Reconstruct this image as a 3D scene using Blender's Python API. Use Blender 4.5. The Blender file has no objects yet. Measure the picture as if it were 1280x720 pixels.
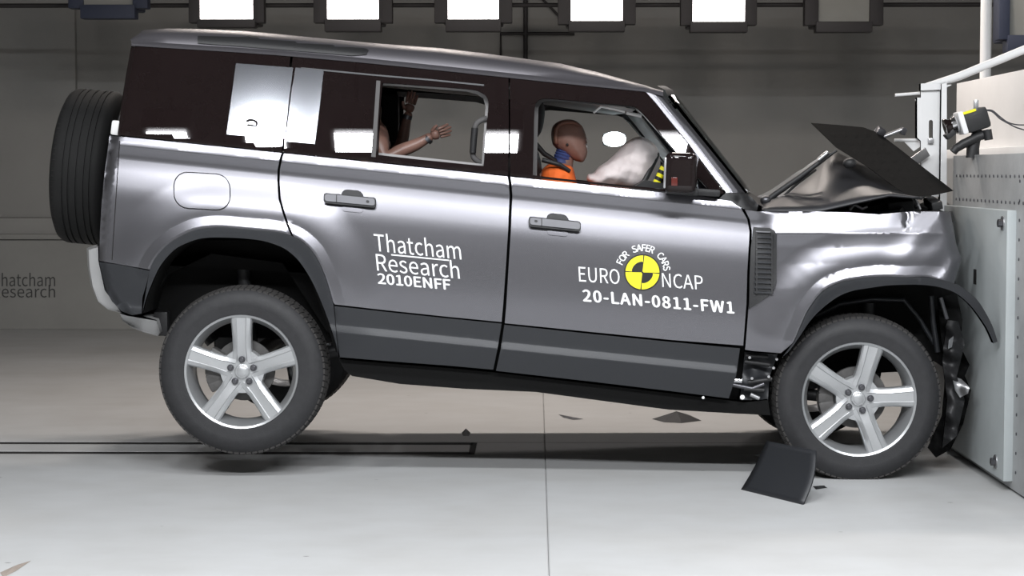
import bpy, bmesh, math, random
import numpy as np
from mathutils import Vector, Matrix, Euler
from mathutils.geometry import delaunay_2d_cdt
random.seed(7)
C = bpy.context.scene.collection
PI = math.pi

# ------------------------------------------------------------------ camera, world, exposure
FPX = 2470.0
CAM = Vector((0.0, -9.5, 1.492))
PITCH = math.atan((360 - 215) / FPX)
YAW = math.atan(30 / FPX)
cd = bpy.data.cameras.new('camera'); cam = bpy.data.objects.new('camera', cd); C.objects.link(cam)
cd.sensor_width = 36.0; cd.lens = FPX * 36.0 / 1280.0; cd.clip_end = 200
cam.location = CAM; cam.rotation_euler = (PI / 2 - PITCH, 0, YAW)
bpy.context.scene.camera = cam
RM = Euler((PI / 2 - PITCH, 0, YAW)).to_matrix()

wd = bpy.data.worlds.new('hall_gloom'); bpy.context.scene.world = wd; wd.use_nodes = True
wd.node_tree.nodes['Background'].inputs[0].default_value = (0.62, 0.66, 0.74, 1)
wd.node_tree.nodes['Background'].inputs[1].default_value = 0.05
vs = bpy.context.scene.view_settings
vs.view_transform = 'Standard'; vs.look = 'None'; vs.exposure = 0.0; vs.gamma = 1.0
vs.use_curve_mapping = False
LAMP_REAR = 11.0      # radiance of the lit lamps along the far wall
LAMP_NEAR = 440.0      # radiance of the lamps over the camera
FILL_FRONT = 84.0     # radiance of the fill lamps added over the floor in front of the car
LAMP_OVER = 70.0      # radiance of the lamps over the car

def ray(px, py):
    return RM @ Vector(((px - 640) / FPX, -(py - 360) / FPX, -1.0))
def W(px, py, Y):                       # pixel -> point on the plane y = Y
    d = ray(px, py); t = (Y - CAM.y) / d.y
    return CAM + d * t
def WX(px, py, X):                      # pixel -> point on the plane x = X
    d = ray(px, py); t = (X - CAM.x) / d.x
    return CAM + d * t
def F(px, py, z=0.0):                   # pixel -> point on the floor
    d = ray(px, py); t = (z - CAM.z) / d.z
    return CAM + d * t
RMn = np.array(RM)
def Wn(P, Y):                           # vectorised W; P (n,2), Y (n,)
    d = np.stack([(P[:, 0] - 640) / FPX, -(P[:, 1] - 360) / FPX, -np.ones(len(P))], 1) @ RMn.T
    t = (Y - CAM.y) / d[:, 1]
    return np.array(CAM) + d * t[:, None]

# ------------------------------------------------------------------ materials
def mat(name, col, rough=0.5, metal=0.0, var=0.0, vscale=8.0, bump=0.0, bscale=40.0, coat=0.0, emit=None, estr=0.0, alpha=1.0, trans=0.0, ior=1.45, spec=0.5):
    m = bpy.data.materials.new(name); m.use_nodes = True
    nt = m.node_tree; b = nt.nodes['Principled BSDF']
    b.inputs['Base Color'].default_value = (*col, 1); b.inputs['Roughness'].default_value = rough
    b.inputs['Metallic'].default_value = metal; b.inputs['IOR'].default_value = ior
    b.inputs['Specular IOR Level'].default_value = spec
    b.inputs['Coat Weight'].default_value = coat; b.inputs['Coat Roughness'].default_value = 0.05
    b.inputs['Transmission Weight'].default_value = trans
    if emit:
        b.inputs['Emission Color'].default_value = (*emit, 1); b.inputs['Emission Strength'].default_value = estr
    if var or bump:
        tc = nt.nodes.new('ShaderNodeTexCoord')
    if var:
        n = nt.nodes.new('ShaderNodeTexNoise'); n.inputs['Scale'].default_value = vscale; n.inputs['Detail'].default_value = 6
        n.inputs['Roughness'].default_value = 0.65
        nt.links.new(tc.outputs['Object'], n.inputs['Vector'])
        r = nt.nodes.new('ShaderNodeValToRGB')
        r.color_ramp.elements[0].position = 0.3; r.color_ramp.elements[1].position = 0.7
        r.color_ramp.elements[0].color = tuple(c * (1 - var) for c in col) + (1,)
        r.color_ramp.elements[1].color = tuple(min(1, c * (1 + var)) for c in col) + (1,)
        nt.links.new(n.outputs['Fac'], r.inputs['Fac']); nt.links.new(r.outputs['Color'], b.inputs['Base Color'])
    if bump:
        n2 = nt.nodes.new('ShaderNodeTexNoise'); n2.inputs['Scale'].default_value = bscale; n2.inputs['Detail'].default_value = 4
        nt.links.new(tc.outputs['Object'], n2.inputs['Vector'])
        bp = nt.nodes.new('ShaderNodeBump'); bp.inputs['Strength'].default_value = bump; bp.inputs['Distance'].default_value = 0.02
        nt.links.new(n2.outputs['Fac'], bp.inputs['Height']); nt.links.new(bp.outputs['Normal'], b.inputs['Normal'])
    return m
M = {}
M['paint'] = mat('grey_metallic_paint', (0.175, 0.173, 0.188), 0.27, 0.85, coat=0.12, var=0.03, vscale=300)
M['trim'] = mat('charcoal_trim', (0.024, 0.0255, 0.029), 0.40, 0.1, bump=0.05, bscale=300)
M['bumper'] = mat('silver_underguard', (0.42, 0.42, 0.42), 0.45, 0.3, bump=0.03, bscale=200)
M['black_gloss'] = mat('black_gloss', (0.012, 0.008, 0.008), 0.0, 0.0, var=0.1, vscale=3, spec=0.4)
M['panel_paint'] = mat('glossy_grey_panel', (0.17, 0.175, 0.19), 0.085, 0.85, var=0.02, vscale=200)
M['shaded_roof_paint'] = mat('shaded_roof_paint', (0.105, 0.10, 0.11), 0.42, 0.5, var=0.03, vscale=200)  # body paint again, darkened for the dark ceiling the roof mirrors
M['tread_plate'] = mat('black_tread_plate', (0.006, 0.006, 0.006), 0.8, spec=0.08, bump=0.1, bscale=120)
M['disc'] = mat('dull_disc', (0.10, 0.097, 0.095), 0.6, 0.5, var=0.15, vscale=40)
M['spare'] = mat('spare_rubber', (0.016, 0.016, 0.016), 0.75, spec=0.25, bump=0.08, bscale=160, var=0.1)
M['black'] = mat('black_plastic', (0.018, 0.018, 0.019), 0.5, bump=0.08, bscale=120)
M['liner'] = mat('black_liner', (0.007, 0.007, 0.007), 0.85, spec=0.2, bump=0.1, bscale=60)
M['dark_gloss'] = mat('dark_glossy_bonnet', (0.030, 0.030, 0.033), 0.42, 0.15, var=0.05)
M['rubber'] = mat('tyre_rubber', (0.024, 0.024, 0.026), 0.62, bump=0.08, bscale=180, var=0.15, vscale=30)
M['tread'] = mat('tread_rubber', (0.035, 0.033, 0.032), 0.8, bump=0.15, bscale=160)
M['alloy'] = mat('silver_alloy', (0.50, 0.51, 0.52), 0.34, 0.7, var=0.03, vscale=200)
M['steel'] = mat('bare_steel', (0.45, 0.45, 0.46), 0.35, 0.9, var=0.1, vscale=30)
M['nut'] = mat('dark_nut', (0.12, 0.12, 0.13), 0.35, 0.8, var=0.1, vscale=40)
M['white_decal'] = mat('white_vinyl', (0.86, 0.87, 0.88), 0.5, var=0.02)
M['yellow'] = mat('yellow_vinyl', (0.87, 0.80, 0.02), 0.5, var=0.02)
M['black_decal'] = mat('black_vinyl', (0.012, 0.012, 0.012), 0.5, var=0.05)
M['chrome'] = mat('chrome', (0.8, 0.8, 0.82), 0.15, 1.0, var=0.02)
M['handle'] = mat('satin_handle', (0.13, 0.13, 0.14), 0.42, 0.3, var=0.05)
M['brown'] = mat('dummy_brown_vinyl', (0.25, 0.14, 0.11), 0.36, var=0.06, vscale=14, bump=0.03)
M['blue'] = mat('blue_neck_shroud', (0.05, 0.075, 0.22), 0.55, var=0.2, vscale=60, bump=0.25, bscale=60)
M['orange'] = mat('orange_shirt', (0.88, 0.16, 0.025), 0.8, var=0.06, vscale=20, bump=0.2, bscale=25)
M['airbag'] = mat('airbag_cloth', (0.78, 0.70, 0.69), 0.85, var=0.05, vscale=12, bump=0.35, bscale=16)
M['seat'] = mat('dark_seat_leather', (0.012, 0.010, 0.011), 0.7, bump=0.08, bscale=80)
M['cabin'] = mat('grey_cabin_lining', (0.36, 0.35, 0.35), 0.8, var=0.04, vscale=30)
M['door_in'] = mat('pale_pillar_lining', (0.10, 0.096, 0.096), 0.75, var=0.04, vscale=30)
M['wall'] = mat('hall_wall_paint', (0.29, 0.286, 0.274), 0.8, var=0.07, vscale=0.7, bump=0.05, bscale=6)
M['plinth'] = mat('plinth_paint', (0.27, 0.268, 0.255), 0.75, var=0.08, vscale=1.4, bump=0.05, bscale=6)
M['ceiling'] = mat('dark_ceiling', (0.07, 0.07, 0.07), 0.9, var=0.1, vscale=2)
M['gap'] = mat('floor_gap', (0.012, 0.011, 0.011), 0.9, var=0.1)
M['barrier'] = mat('barrier_grey_paint', (0.40, 0.41, 0.415), 0.5, 0.1, var=0.12, vscale=4, bump=0.06, bscale=30)
M['panel'] = mat('pale_green_grey_panel', (0.40, 0.43, 0.435), 0.5, var=0.06, vscale=3, bump=0.03, bscale=20)
M['white'] = mat('white_paint', (0.80, 0.80, 0.80), 0.5, var=0.03, vscale=3, bump=0.02)
M['housing'] = mat('lamp_housing', (0.03, 0.027, 0.028), 0.6, bump=0.05)
M['housing_blue'] = mat('blue_lamp_housing', (0.028, 0.035, 0.062), 0.6, bump=0.05)
M['diffuser_off'] = mat('unlit_diffuser', (0.26, 0.26, 0.24), 0.5, var=0.03)
M['lit_rear'] = mat('lit_diffuser', (0.9, 0.9, 0.9), 0.5, emit=(1.0, 0.94, 0.93), estr=LAMP_REAR, var=0.01)
M['lit_near'] = mat('lit_diffuser_near', (0.9, 0.9, 0.9), 0.5, emit=(0.95, 0.97, 1.0), estr=LAMP_NEAR, var=0.01)
M['lit_over'] = mat('lit_diffuser_over', (0.9, 0.9, 0.9), 0.5, emit=(1.0, 0.90, 0.82), estr=LAMP_OVER, var=0.01)
M['fill_front'] = mat('fill_diffuser_front', (0.9, 0.9, 0.9), 0.5, emit=(0.96, 0.98, 1.0), estr=FILL_FRONT, var=0.01)
M['flash'] = mat('flash_lens', (0.9, 0.95, 1.0), 0.4, emit=(0.8, 0.95, 1.0), estr=9, var=0.01)
M['red_lens'] = mat('red_lens', (0.10, 0.018, 0.014), 0.2, var=0.05)
M['lens_glint'] = mat('glinting_lens', (0.75, 0.74, 0.73), 0.15, var=0.03, coat=0.5)  # pale colour stands for the reflection on the tail lamp
M['glass'] = mat('tinted_windscreen', (0.72, 0.83, 0.86), 0.02, trans=1.0, ior=1.1, var=0.01)
M['letters_dark'] = mat('dark_wall_lettering', (0.055, 0.055, 0.055), 0.7, var=0.05)

def floor_material():
    m = bpy.data.materials.new('worn_concrete'); m.use_nodes = True
    nt = m.node_tree; b = nt.nodes['Principled BSDF']; N = nt.nodes.new; L = nt.links.new
    tc = N('ShaderNodeTexCoord')
    n1 = N('ShaderNodeTexNoise'); n1.inputs['Scale'].default_value = 1.1; n1.inputs['Detail'].default_value = 8; n1.inputs['Roughness'].default_value = 0.6
    L(tc.outputs['Object'], n1.inputs['Vector'])
    mp = N('ShaderNodeMapping'); mp.inputs['Scale'].default_value = (1, 1.5, 1); L(tc.outputs['Object'], mp.inputs['Vector'])
    n2 = N('ShaderNodeTexNoise'); n2.inputs['Scale'].default_value = 3.5; n2.inputs['Detail'].default_value = 5; L(mp.outputs[0], n2.inputs['Vector'])
    r1 = N('ShaderNodeValToRGB'); e = r1.color_ramp.elements
    e[0].position = .3; e[0].color = (0.42, 0.42, 0.415, 1); e[1].position = .7; e[1].color = (0.47, 0.477, 0.482, 1)
    L(n1.outputs['Fac'], r1.inputs['Fac'])
    r2 = N('ShaderNodeValToRGB'); e = r2.color_ramp.elements
    e[0].position = .35; e[0].color = (.955, .953, .95, 1); e[1].position = .62; e[1].color = (1, 1, 1, 1)
    L(n2.outputs['Fac'], r2.inputs['Fac'])
    mx = N('ShaderNodeMix'); mx.data_type = 'RGBA'; mx.blend_type = 'MULTIPLY'; mx.inputs[0].default_value = 1
    L(r1.outputs[0], mx.inputs[6]); L(r2.outputs[0], mx.inputs[7])
    # small dark scuffs
    v = N('ShaderNodeTexVoronoi'); v.feature = 'F1'; v.inputs['Scale'].default_value = 2.3; L(mp.outputs[0], v.inputs['Vector'])
    r3 = N('ShaderNodeValToRGB'); e = r3.color_ramp.elements
    e[0].position = .018; e[0].color = (.35, .34, .33, 1); e[1].position = .035; e[1].color = (1, 1, 1, 1)
    L(v.outputs['Distance'], r3.inputs['Fac'])
    mx2 = N('ShaderNodeMix'); mx2.data_type = 'RGBA'; mx2.blend_type = 'MULTIPLY'; mx2.inputs[0].default_value = .8
    L(mx.outputs[2], mx2.inputs[6]); L(r3.outputs[0], mx2.inputs[7])
    L(mx2.outputs[2], b.inputs['Base Color']); b.inputs['Roughness'].default_value = 0.55
    b.inputs['Specular IOR Level'].default_value = 0.3
    bp = N('ShaderNodeBump'); bp.inputs['Strength'].default_value = .05; L(n2.outputs['Fac'], bp.inputs['Height']); L(bp.outputs[0], b.inputs['Normal'])
    return m
M['floor'] = floor_material()

# ------------------------------------------------------------------ helpers
def link(name, me, material=None, parent=None, smooth=True):
    o = bpy.data.objects.new(name, me); C.objects.link(o)
    if material is not None:
        me.materials.append(M[material] if isinstance(material, str) else material)
    if parent is not None: adopt(o, parent)
    return o
def abs_loc(p):
    m = Matrix.Identity(4)
    chain = []
    while p is not None: chain.append(p); p = p.parent
    for q in reversed(chain): m = m @ q.matrix_parent_inverse @ q.matrix_basis
    return m
def adopt(o, parent):
    o.parent = parent
    o.matrix_parent_inverse = abs_loc(parent).inverted()
def pyd(name, verts, faces, material=None, parent=None, smooth=False):
    me = bpy.data.meshes.new(name); me.from_pydata([tuple(v) for v in verts], [], faces)
    if smooth: me.polygons.foreach_set('use_smooth', [True] * len(me.polygons))
    me.update()
    return link(name, me, material, parent)
def tag(o, label=None, cat=None, group=None, kind=None):
    if label: o['label'] = label
    if cat: o['category'] = cat
    if group: o['group'] = group
    if kind: o['kind'] = kind
    return o
def empty(name, loc):
    o = bpy.data.objects.new(name, None); C.objects.link(o); o.location = loc; o.empty_display_size = .1
    return o
def finish(bm, name, material, parent=None, smooth=True, sharp=35):
    me = bpy.data.meshes.new(name); bmesh.ops.recalc_face_normals(bm, faces=bm.faces)
    bm.to_mesh(me); bm.free()
    if smooth:
        me.polygons.foreach_set('use_smooth', [True] * len(me.polygons))
        me.set_sharp_from_angle(angle=math.radians(sharp))
    return link(name, me, material, parent)
def bm_box(bm, c, s, bev=0.0, rot=None, seg=2):
    r = bmesh.ops.create_cube(bm, size=1.0)
    vs_ = r['verts']
    bmesh.ops.scale(bm, vec=Vector(s), verts=vs_)
    if bev > 0:
        ed = list({e for v in vs_ for e in v.link_edges})
        rr = bmesh.ops.bevel(bm, geom=ed, offset=min(bev, min(s) * .45), segments=seg, affect='EDGES', profile=.6)
        vs_ = list({v for f in rr['faces'] for v in f.verts} | {v for v in vs_ if v.is_valid})
    mtx = Matrix.Translation(Vector(c)) @ (rot.to_matrix().to_4x4() if rot is not None else Matrix.Identity(4))
    bmesh.ops.transform(bm, matrix=mtx, verts=vs_)
    return vs_
def box(name, c, s, material, parent=None, bev=0.0, rot=None, seg=2):
    bm = bmesh.new(); bm_box(bm, c, s, bev, rot, seg)
    return finish(bm, name, material, parent)
def bm_tube(bm, pts, r, n=8, caps=True):
    pts = [Vector(p) for p in pts]
    rs = r if isinstance(r, (list, tuple)) else [r] * len(pts)
    rings = []
    up = Vector((0.13, 0.2, 1)).normalized()
    for i, p in enumerate(pts):
        t = (pts[min(i + 1, len(pts) - 1)] - pts[max(i - 1, 0)]).normalized()
        a = t.cross(up)
        if a.length < 1e-3: a = t.cross(Vector((1, 0, 0)))
        a.normalize(); b_ = t.cross(a)
        rings.append([bm.verts.new(p + (a * math.cos(2 * PI * k / n) + b_ * math.sin(2 * PI * k / n)) * rs[i]) for k in range(n)])
    for A, B in zip(rings, rings[1:]):
        for k in range(n): bm.faces.new((A[k], A[(k + 1) % n], B[(k + 1) % n], B[k]))
    if caps:
        bm.faces.new(rings[0]); bm.faces.new(list(reversed(rings[-1])))
def tube(name, pts, r, material, parent=None, n=8):
    bm = bmesh.new(); bm_tube(bm, pts, r, n)
    return finish(bm, name, material, parent, sharp=50)
def bm_lathe(bm, prof, n, mtx, close=False):
    # prof: (radius, axial) pairs; axis = local Z
    rings = []
    for (r, a) in prof:
        rings.append([bm.verts.new(mtx @ Vector((r * math.cos(2 * PI * k / n), r * math.sin(2 * PI * k / n), a))) for k in range(n)])
    pairs = list(zip(rings, rings[1:])) + ([(rings[-1], rings[0])] if close else [])
    for A, B in pairs:
        for k in range(n): bm.faces.new((A[k], A[(k + 1) % n], B[(k + 1) % n], B[k]))
    return rings
def bm_disc(bm, r, a0, a1, n, mtx):          # short solid cylinder between axial a0 and a1
    R_ = bm_lathe(bm, [(r, a0), (r, a1)], n, mtx)
    bm.faces.new(R_[0]); bm.faces.new(list(reversed(R_[1])))
def catmull(pts, n=6):
    out = []
    P = [np.array(p, float) for p in pts]
    for i in range(len(P) - 1):
        p0 = P[max(i - 1, 0)]; p1 = P[i]; p2 = P[i + 1]; p3 = P[min(i + 2, len(P) - 1)]
        for k in range(n):
            t = k / n
            out.append(tuple(.5 * ((2 * p1) + (-p0 + p2) * t + (2 * p0 - 5 * p1 + 4 * p2 - p3) * t * t + (-p0 + 3 * p1 - 3 * p2 + p3) * t ** 3)))
    out.append(tuple(P[-1])); return out
def rrect(x0, y0, x1, y1, r, skew=0.0, n=5):
    out = []
    for cx, cy, a in ((x1 - r, y1 - r, 0), (x0 + r, y1 - r, 90), (x0 + r, y0 + r, 180), (x1 - r, y0 + r, 270)):
        for k in range(n + 1):
            t = math.radians(a + 90 * k / n)
            out.append((cx + r * math.cos(t), cy + r * math.sin(t) + skew * (cx + r * math.cos(t) - x0)))
    return out
def inside(P, poly):
    poly = np.array(poly); x, y = P[:, 0], P[:, 1]; res = np.zeros(len(P), bool)
    j = len(poly) - 1
    for i in range(len(poly)):
        xi, yi = poly[i]; xj, yj = poly[j]
        cond = ((yi > y) != (yj > y)) & (x < (xj - xi) * (y - yi) / ((yj - yi) if yj != yi else 1e-9) + xi)
        res ^= cond; j = i
    return res
def segdist(P, line, closed=False):
    line = np.array(line, float); D = np.full(len(P), 1e9)
    n = len(line)
    for i in range(n if closed else n - 1):
        a = line[i]; b_ = line[(i + 1) % n]; ab = b_ - a; l2 = max((ab ** 2).sum(), 1e-9)
        t = np.clip(((P - a) @ ab) / l2, 0, 1)
        D = np.minimum(D, np.sqrt(((P - (a + t[:, None] * ab)) ** 2).sum(1)))
    return D
def densify(poly, step):
    out = []
    n = len(poly)
    for i in range(n):
        a = np.array(poly[i], float); b_ = np.array(poly[(i + 1) % n], float)
        k = max(1, int(np.linalg.norm(b_ - a) / step))
        for q in range(k): out.append(tuple(a + (b_ - a) * q / k))
    return out
def triangulate(outline, holes=(), step=6.0, guides=()):
    loops = [densify(outline, step)] + [densify(h, step) for h in holes]
    vs_, ed, keepL = [], [], []
    for lp in loops:
        b0 = len(vs_); vs_ += lp; ed += [(b0 + i, b0 + (i + 1) % len(lp)) for i in range(len(lp))]
    A = np.array(loops[0]); x0, y0 = A.min(0); x1, y1 = A.max(0)
    gx, gy = np.meshgrid(np.arange(x0 + step * .37, x1, step), np.arange(y0 + step * .37, y1, step * .9))
    gx[1::2] += step * .5
    G = np.stack([gx.ravel(), gy.ravel()], 1)
    keep = inside(G, loops[0])
    for h in loops[1:]: keep &= ~inside(G, h)
    G = G[keep]
    if len(G):
        ok = np.ones(len(G), bool)
        for lp in loops: ok &= segdist(G, lp, True) > step * .5
        G = G[ok]
    for gl in guides:                    # creases of the surface get their own rows of points
        L_ = np.array(densify(gl, step)[:-max(1, int(np.linalg.norm(np.array(gl[0]) - np.array(gl[-1])) / step))] + [gl[-1]])
        k = inside(L_, loops[0])
        for h in loops[1:]: k &= ~inside(L_, h)
        L_ = L_[k]
        if not len(L_): continue
        ok = np.ones(len(L_), bool)
        for lp in loops: ok &= segdist(L_, lp, True) > .7
        L_ = L_[ok]
        if not len(L_): continue
        if len(G):
            d2 = ((G[:, None, :] - L_[None]) ** 2).sum(2).min(1); G = G[d2 > (.45 * step) ** 2]
        keepL.append(L_)
    base = len(vs_) + len(G)
    for L_ in keepL:
        dd = np.linalg.norm(np.diff(L_, axis=0), axis=1)
        ed += [(base + i, base + i + 1) for i in range(len(L_) - 1) if dd[i] < 1.7 * step]
        base += len(L_)
    if keepL: G = np.concatenate([G] + keepL)
    allv = [Vector(v) for v in vs_] + [Vector(g) for g in G]
    r = delaunay_2d_cdt(allv, ed, [], 0, 1e-4)
    V = np.array([tuple(v) for v in r[0]]); Fc = np.array([list(f) for f in r[2] if len(f) == 3])
    cen = V[Fc].mean(1)
    k = inside(cen, loops[0])
    for h in loops[1:]: k &= ~inside(cen, h)
    Fc = Fc[k]
    # y points down in the photograph: orient so that the face looks at -Y
    a = V[Fc[:, 1]] - V[Fc[:, 0]]; b_ = V[Fc[:, 2]] - V[Fc[:, 0]]
    cr = a[:, 0] * b_[:, 1] - a[:, 1] * b_[:, 0]
    Fc[cr > 0] = Fc[cr > 0][:, ::-1]
    used = np.unique(Fc); mp = -np.ones(len(V), int); mp[used] = np.arange(len(used))
    return V[used], mp[Fc]
def panel(name, outline, yfun, material, parent=None, holes=(), step=6.0, thick=.025, back=False, guides=()):
    V, Fc = triangulate(outline, holes, step, guides)
    P3 = Wn(V, yfun(V)); e = .6
    ex = V + np.array([e, 0]); ey = V + np.array([0, e])
    nx = np.cross(Wn(ey, yfun(ey)) - P3, Wn(ex, yfun(ex)) - P3)
    nx /= np.linalg.norm(nx, axis=1)[:, None]
    nx[nx[:, 1] > 0] *= -1
    cnt = {}
    for f in Fc:
        for i in range(3):
            a, b_ = int(f[i]), int(f[(i + 1) % 3]); k = (min(a, b_), max(a, b_)); cnt.setdefault(k, []).append((a, b_))
    verts = [tuple(p) for p in P3]; norms = [tuple(n) for n in nx]; faces = [tuple(int(i) for i in f) for f in Fc]
    if thick:
        for k, l in cnt.items():
            if len(l) == 1:
                a, b_ = l[0]
                i = len(verts)
                pa, pb = P3[a], P3[b_]; q = np.array([0, thick, 0])
                n = np.cross(q, pb - pa); n = n / (np.linalg.norm(n) + 1e-12)
                n = -n
                verts += [tuple(pa), tuple(pb), tuple(pb + q), tuple(pa + q)]; norms += [tuple(n)] * 4
                faces.append((i + 1, i, i + 3, i + 2))
        if back:
            b0 = len(verts)
            verts += [tuple(p + np.array([0, thick, 0])) for p in P3]; norms += [tuple(-n) for n in nx]
            faces += [tuple(int(i) + b0 for i in f[::-1]) for f in Fc]
    me = bpy.data.meshes.new(name); me.from_pydata(verts, [], faces)
    me.polygons.foreach_set('use_smooth', [True] * len(me.polygons)); me.update()
    me.normals_split_custom_set_from_vertices(norms)
    return link(name, me, material, parent)
def inflate(name, outline, Y, half, material, parent=None, step=3.0, wr=0.0, power=.5):
    V, Fc = triangulate(outline, (), step)
    d = segdist(V, densify(outline, step), True); d = d / d.max()
    h = half * np.sqrt(np.clip(1 - (1 - np.clip(d, 0, 1)) ** 2, 0, 1)) ** (power * 2)
    w = wr * (np.sin(V[:, 0] * .31 + V[:, 1] * .17) + .7 * np.sin(V[:, 0] * .13 - V[:, 1] * .42 + 1) + .5 * np.sin(V[:, 0] * .7 + 2 * np.sin(V[:, 1] * .2))) * np.clip(d * 4, 0, 1)
    Yb = Y(V) if callable(Y) else np.full(len(V), Y)
    fr = Wn(V, Yb - h - w); bk = Wn(V, Yb + h + w)
    edge = d < 1e-6
    n = len(V); idx = np.where(edge, np.arange(n), np.arange(n) + n)
    faces = [tuple(map(int, f)) for f in Fc] + [tuple(int(idx[i]) for i in f[::-1]) for f in Fc]
    o = pyd(name, list(fr) + list(bk), faces, material, parent, smooth=True)
    bm = bmesh.new(); bm.from_mesh(o.data)
    bmesh.ops.delete(bm, geom=[v for v in bm.verts if not v.link_faces], context='VERTS'); bm.to_mesh(o.data); bm.free()
    return o
FONT = None
try:
    import os
    FONT = bpy.data.fonts.load(os.path.join(bpy.utils.system_resource('DATAFILES'), 'fonts', 'Noto Sans CJK Regular.woff2'))
except Exception:
    FONT = None
def text_mesh(body, size=1.0, offset=0.0, space=1.0):
    cu = bpy.data.curves.new('lettering', 'FONT'); cu.body = body
    if FONT is not None: cu.font = FONT
    cu.size = size; cu.offset = offset
    cu.resolution_u = 3; cu.space_character = space
    o = bpy.data.objects.new('lettering', cu); C.objects.link(o)
    dg = bpy.context.evaluated_depsgraph_get(); me = o.evaluated_get(dg).to_mesh()
    V = np.array([v.co[:2] for v in me.vertices]); Fc = [tuple(p.vertices) for p in me.polygons]
    o.evaluated_get(dg).to_mesh_clear(); bpy.data.objects.remove(o); bpy.data.curves.remove(cu)
    return V, Fc
def decal(name, pieces, yfun, material, parent, lift=.003):
    verts, faces = [], []
    for V, Fc, *up in pieces:            # V in pixels
        V = np.array(V, float); b0 = len(verts)
        verts += [tuple(p) for p in Wn(V, yfun(V) - lift - (up[0] if up else 0))]
        for f in Fc:
            f = list(f)
            a, b_, c = V[f[0]], V[f[1]], V[f[2]]
            faces.append(tuple(i + b0 for i in f))
    o = pyd(name, verts, faces, material, parent)
    me = o.data
    # letters look at the camera side
    bm = bmesh.new(); bm.from_mesh(me); bm.normal_update()
    for f in bm.faces:
        if f.normal.y > 0: f.normal_flip()
    bm.to_mesh(me); bm.free()
    return o
def fit_text(body, x0, y0, x1, y1, slope=0.0, shear=0.0, offset=0.0, space=1.0):
    # stretch the text over the pixel box; (x0,y1) is its lower left corner; slope = pixels down per pixel right
    V, Fc = text_mesh(body, 1.0, offset, space)
    mn, mx = V.min(0), V.max(0)
    U = (V - mn) / (mx - mn)
    X = x0 + U[:, 0] * (x1 - x0) + shear * (1 - U[:, 1]) * 0
    Yp = y1 - U[:, 1] * (y1 - y0) + slope * (X - x0)
    X = X + shear * U[:, 1] * (y1 - y0)
    return np.stack([X, Yp], 1), Fc
def bold(pc, w=.55):
    V, Fc = pc
    return [(V + np.array(d), Fc, k * .0005) for k, d in enumerate(((-w, 0), (w, 0), (0, -w * .7), (0, w * .7)))]

# ------------------------------------------------------------------ hall: floor, walls, ceiling
floor = tag(box('floor', (0, -2, -.09), (24, 26, .08), 'gap'), kind='structure')
jx = F(683, 615).x
y1, y2 = F(300, 566).y, F(300, 554).y       # the two slots of the tow track
xe = F(590, 560).x
def slab(x0, x1, ya, yb):
    return box('slab', ((x0 + x1) / 2, (ya + yb) / 2, -.025), (x1 - x0, yb - ya, .05), 'floor', floor, bev=.004, seg=1)
g = .0008
slab(-12, jx - g, -14, y1 - .05); slab(jx + g, 12, -14, y1 - .05)
slab(-12, xe - .01, y1 + .05, y2 - .05)
slab(xe + .02, jx - g, y1 - .048, y2 + .048); slab(jx + g, 12, y1 - .048, y2 + .048)
slab(-12, jx - g, y2 + .05, 11); slab(jx + g, 12, y2 + .05, 11)
for ya, xa in ((y1, xe), (y2, xe)):
    box('track_rail', ((-12 + xa) / 2, ya, -.012), (xa + 12, .094, .02), 'gap', floor)
box('track_rail', (xe + .005, (y1 + y2) / 2, -.012), (.03, y2 - y1 + .09, .02), 'gap', floor)
YW = F(60, 412).y                            # foot of the far wall
wb = tag(box('wall_back', (0, YW + .45, 3.5), (24, .3, 7), 'wall'), kind='structure')
pl = W(10, 300, YW).z; pt = W(10, 272, YW + .05).z
low = tag(box('wall_plinth', (0, YW + .15, pl / 2), (23.9, .3, pl), 'plinth', bev=.01), kind='structure')
tr = tag(box('trim_1', (0, YW + .2, (pl + pt) / 2 + .01), (23.9, .24, pt - pl - .02), 'wall', bev=.03), kind='structure')
tr2 = tag(box('trim_2', (0, YW + .1, pl + .03), (23.9, .26, .05), 'plinth', bev=.01), kind='structure')
tag(box('ceiling', (0, -2, 7.05), (24, 26, .1), 'ceiling'), kind='structure')
tag(box('wall_left', (-8.5, -2, 3.5), (.2, 26, 7), 'wall'), kind='structure')
tag(box('wall_right', (8.5, -2, 3.5), (.2, 26, 7), 'wall'), kind='structure')
tag(box('wall_front', (0, -14.5, 3.5), (24, .2, 7), 'wall'), kind='structure')
# a shallow pilaster fold in the far wall
x = W(103, 100, YW + .3).x
tag(box('trim_3', (x - .9, YW + .27, 3.6), (1.7, .08, 5.2), 'wall', bev=.01), kind='structure')
def wall_text():
    fy = lambda V: np.full(len(V), YW)
    a = fit_text('Thatcham', -9, 341, 69, 358); b_ = fit_text('Research', -9, 356, 69, 372)
    return decal('wall_lettering', [a, b_], fy, 'letters_dark', low, lift=.004)
wall_text()

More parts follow.
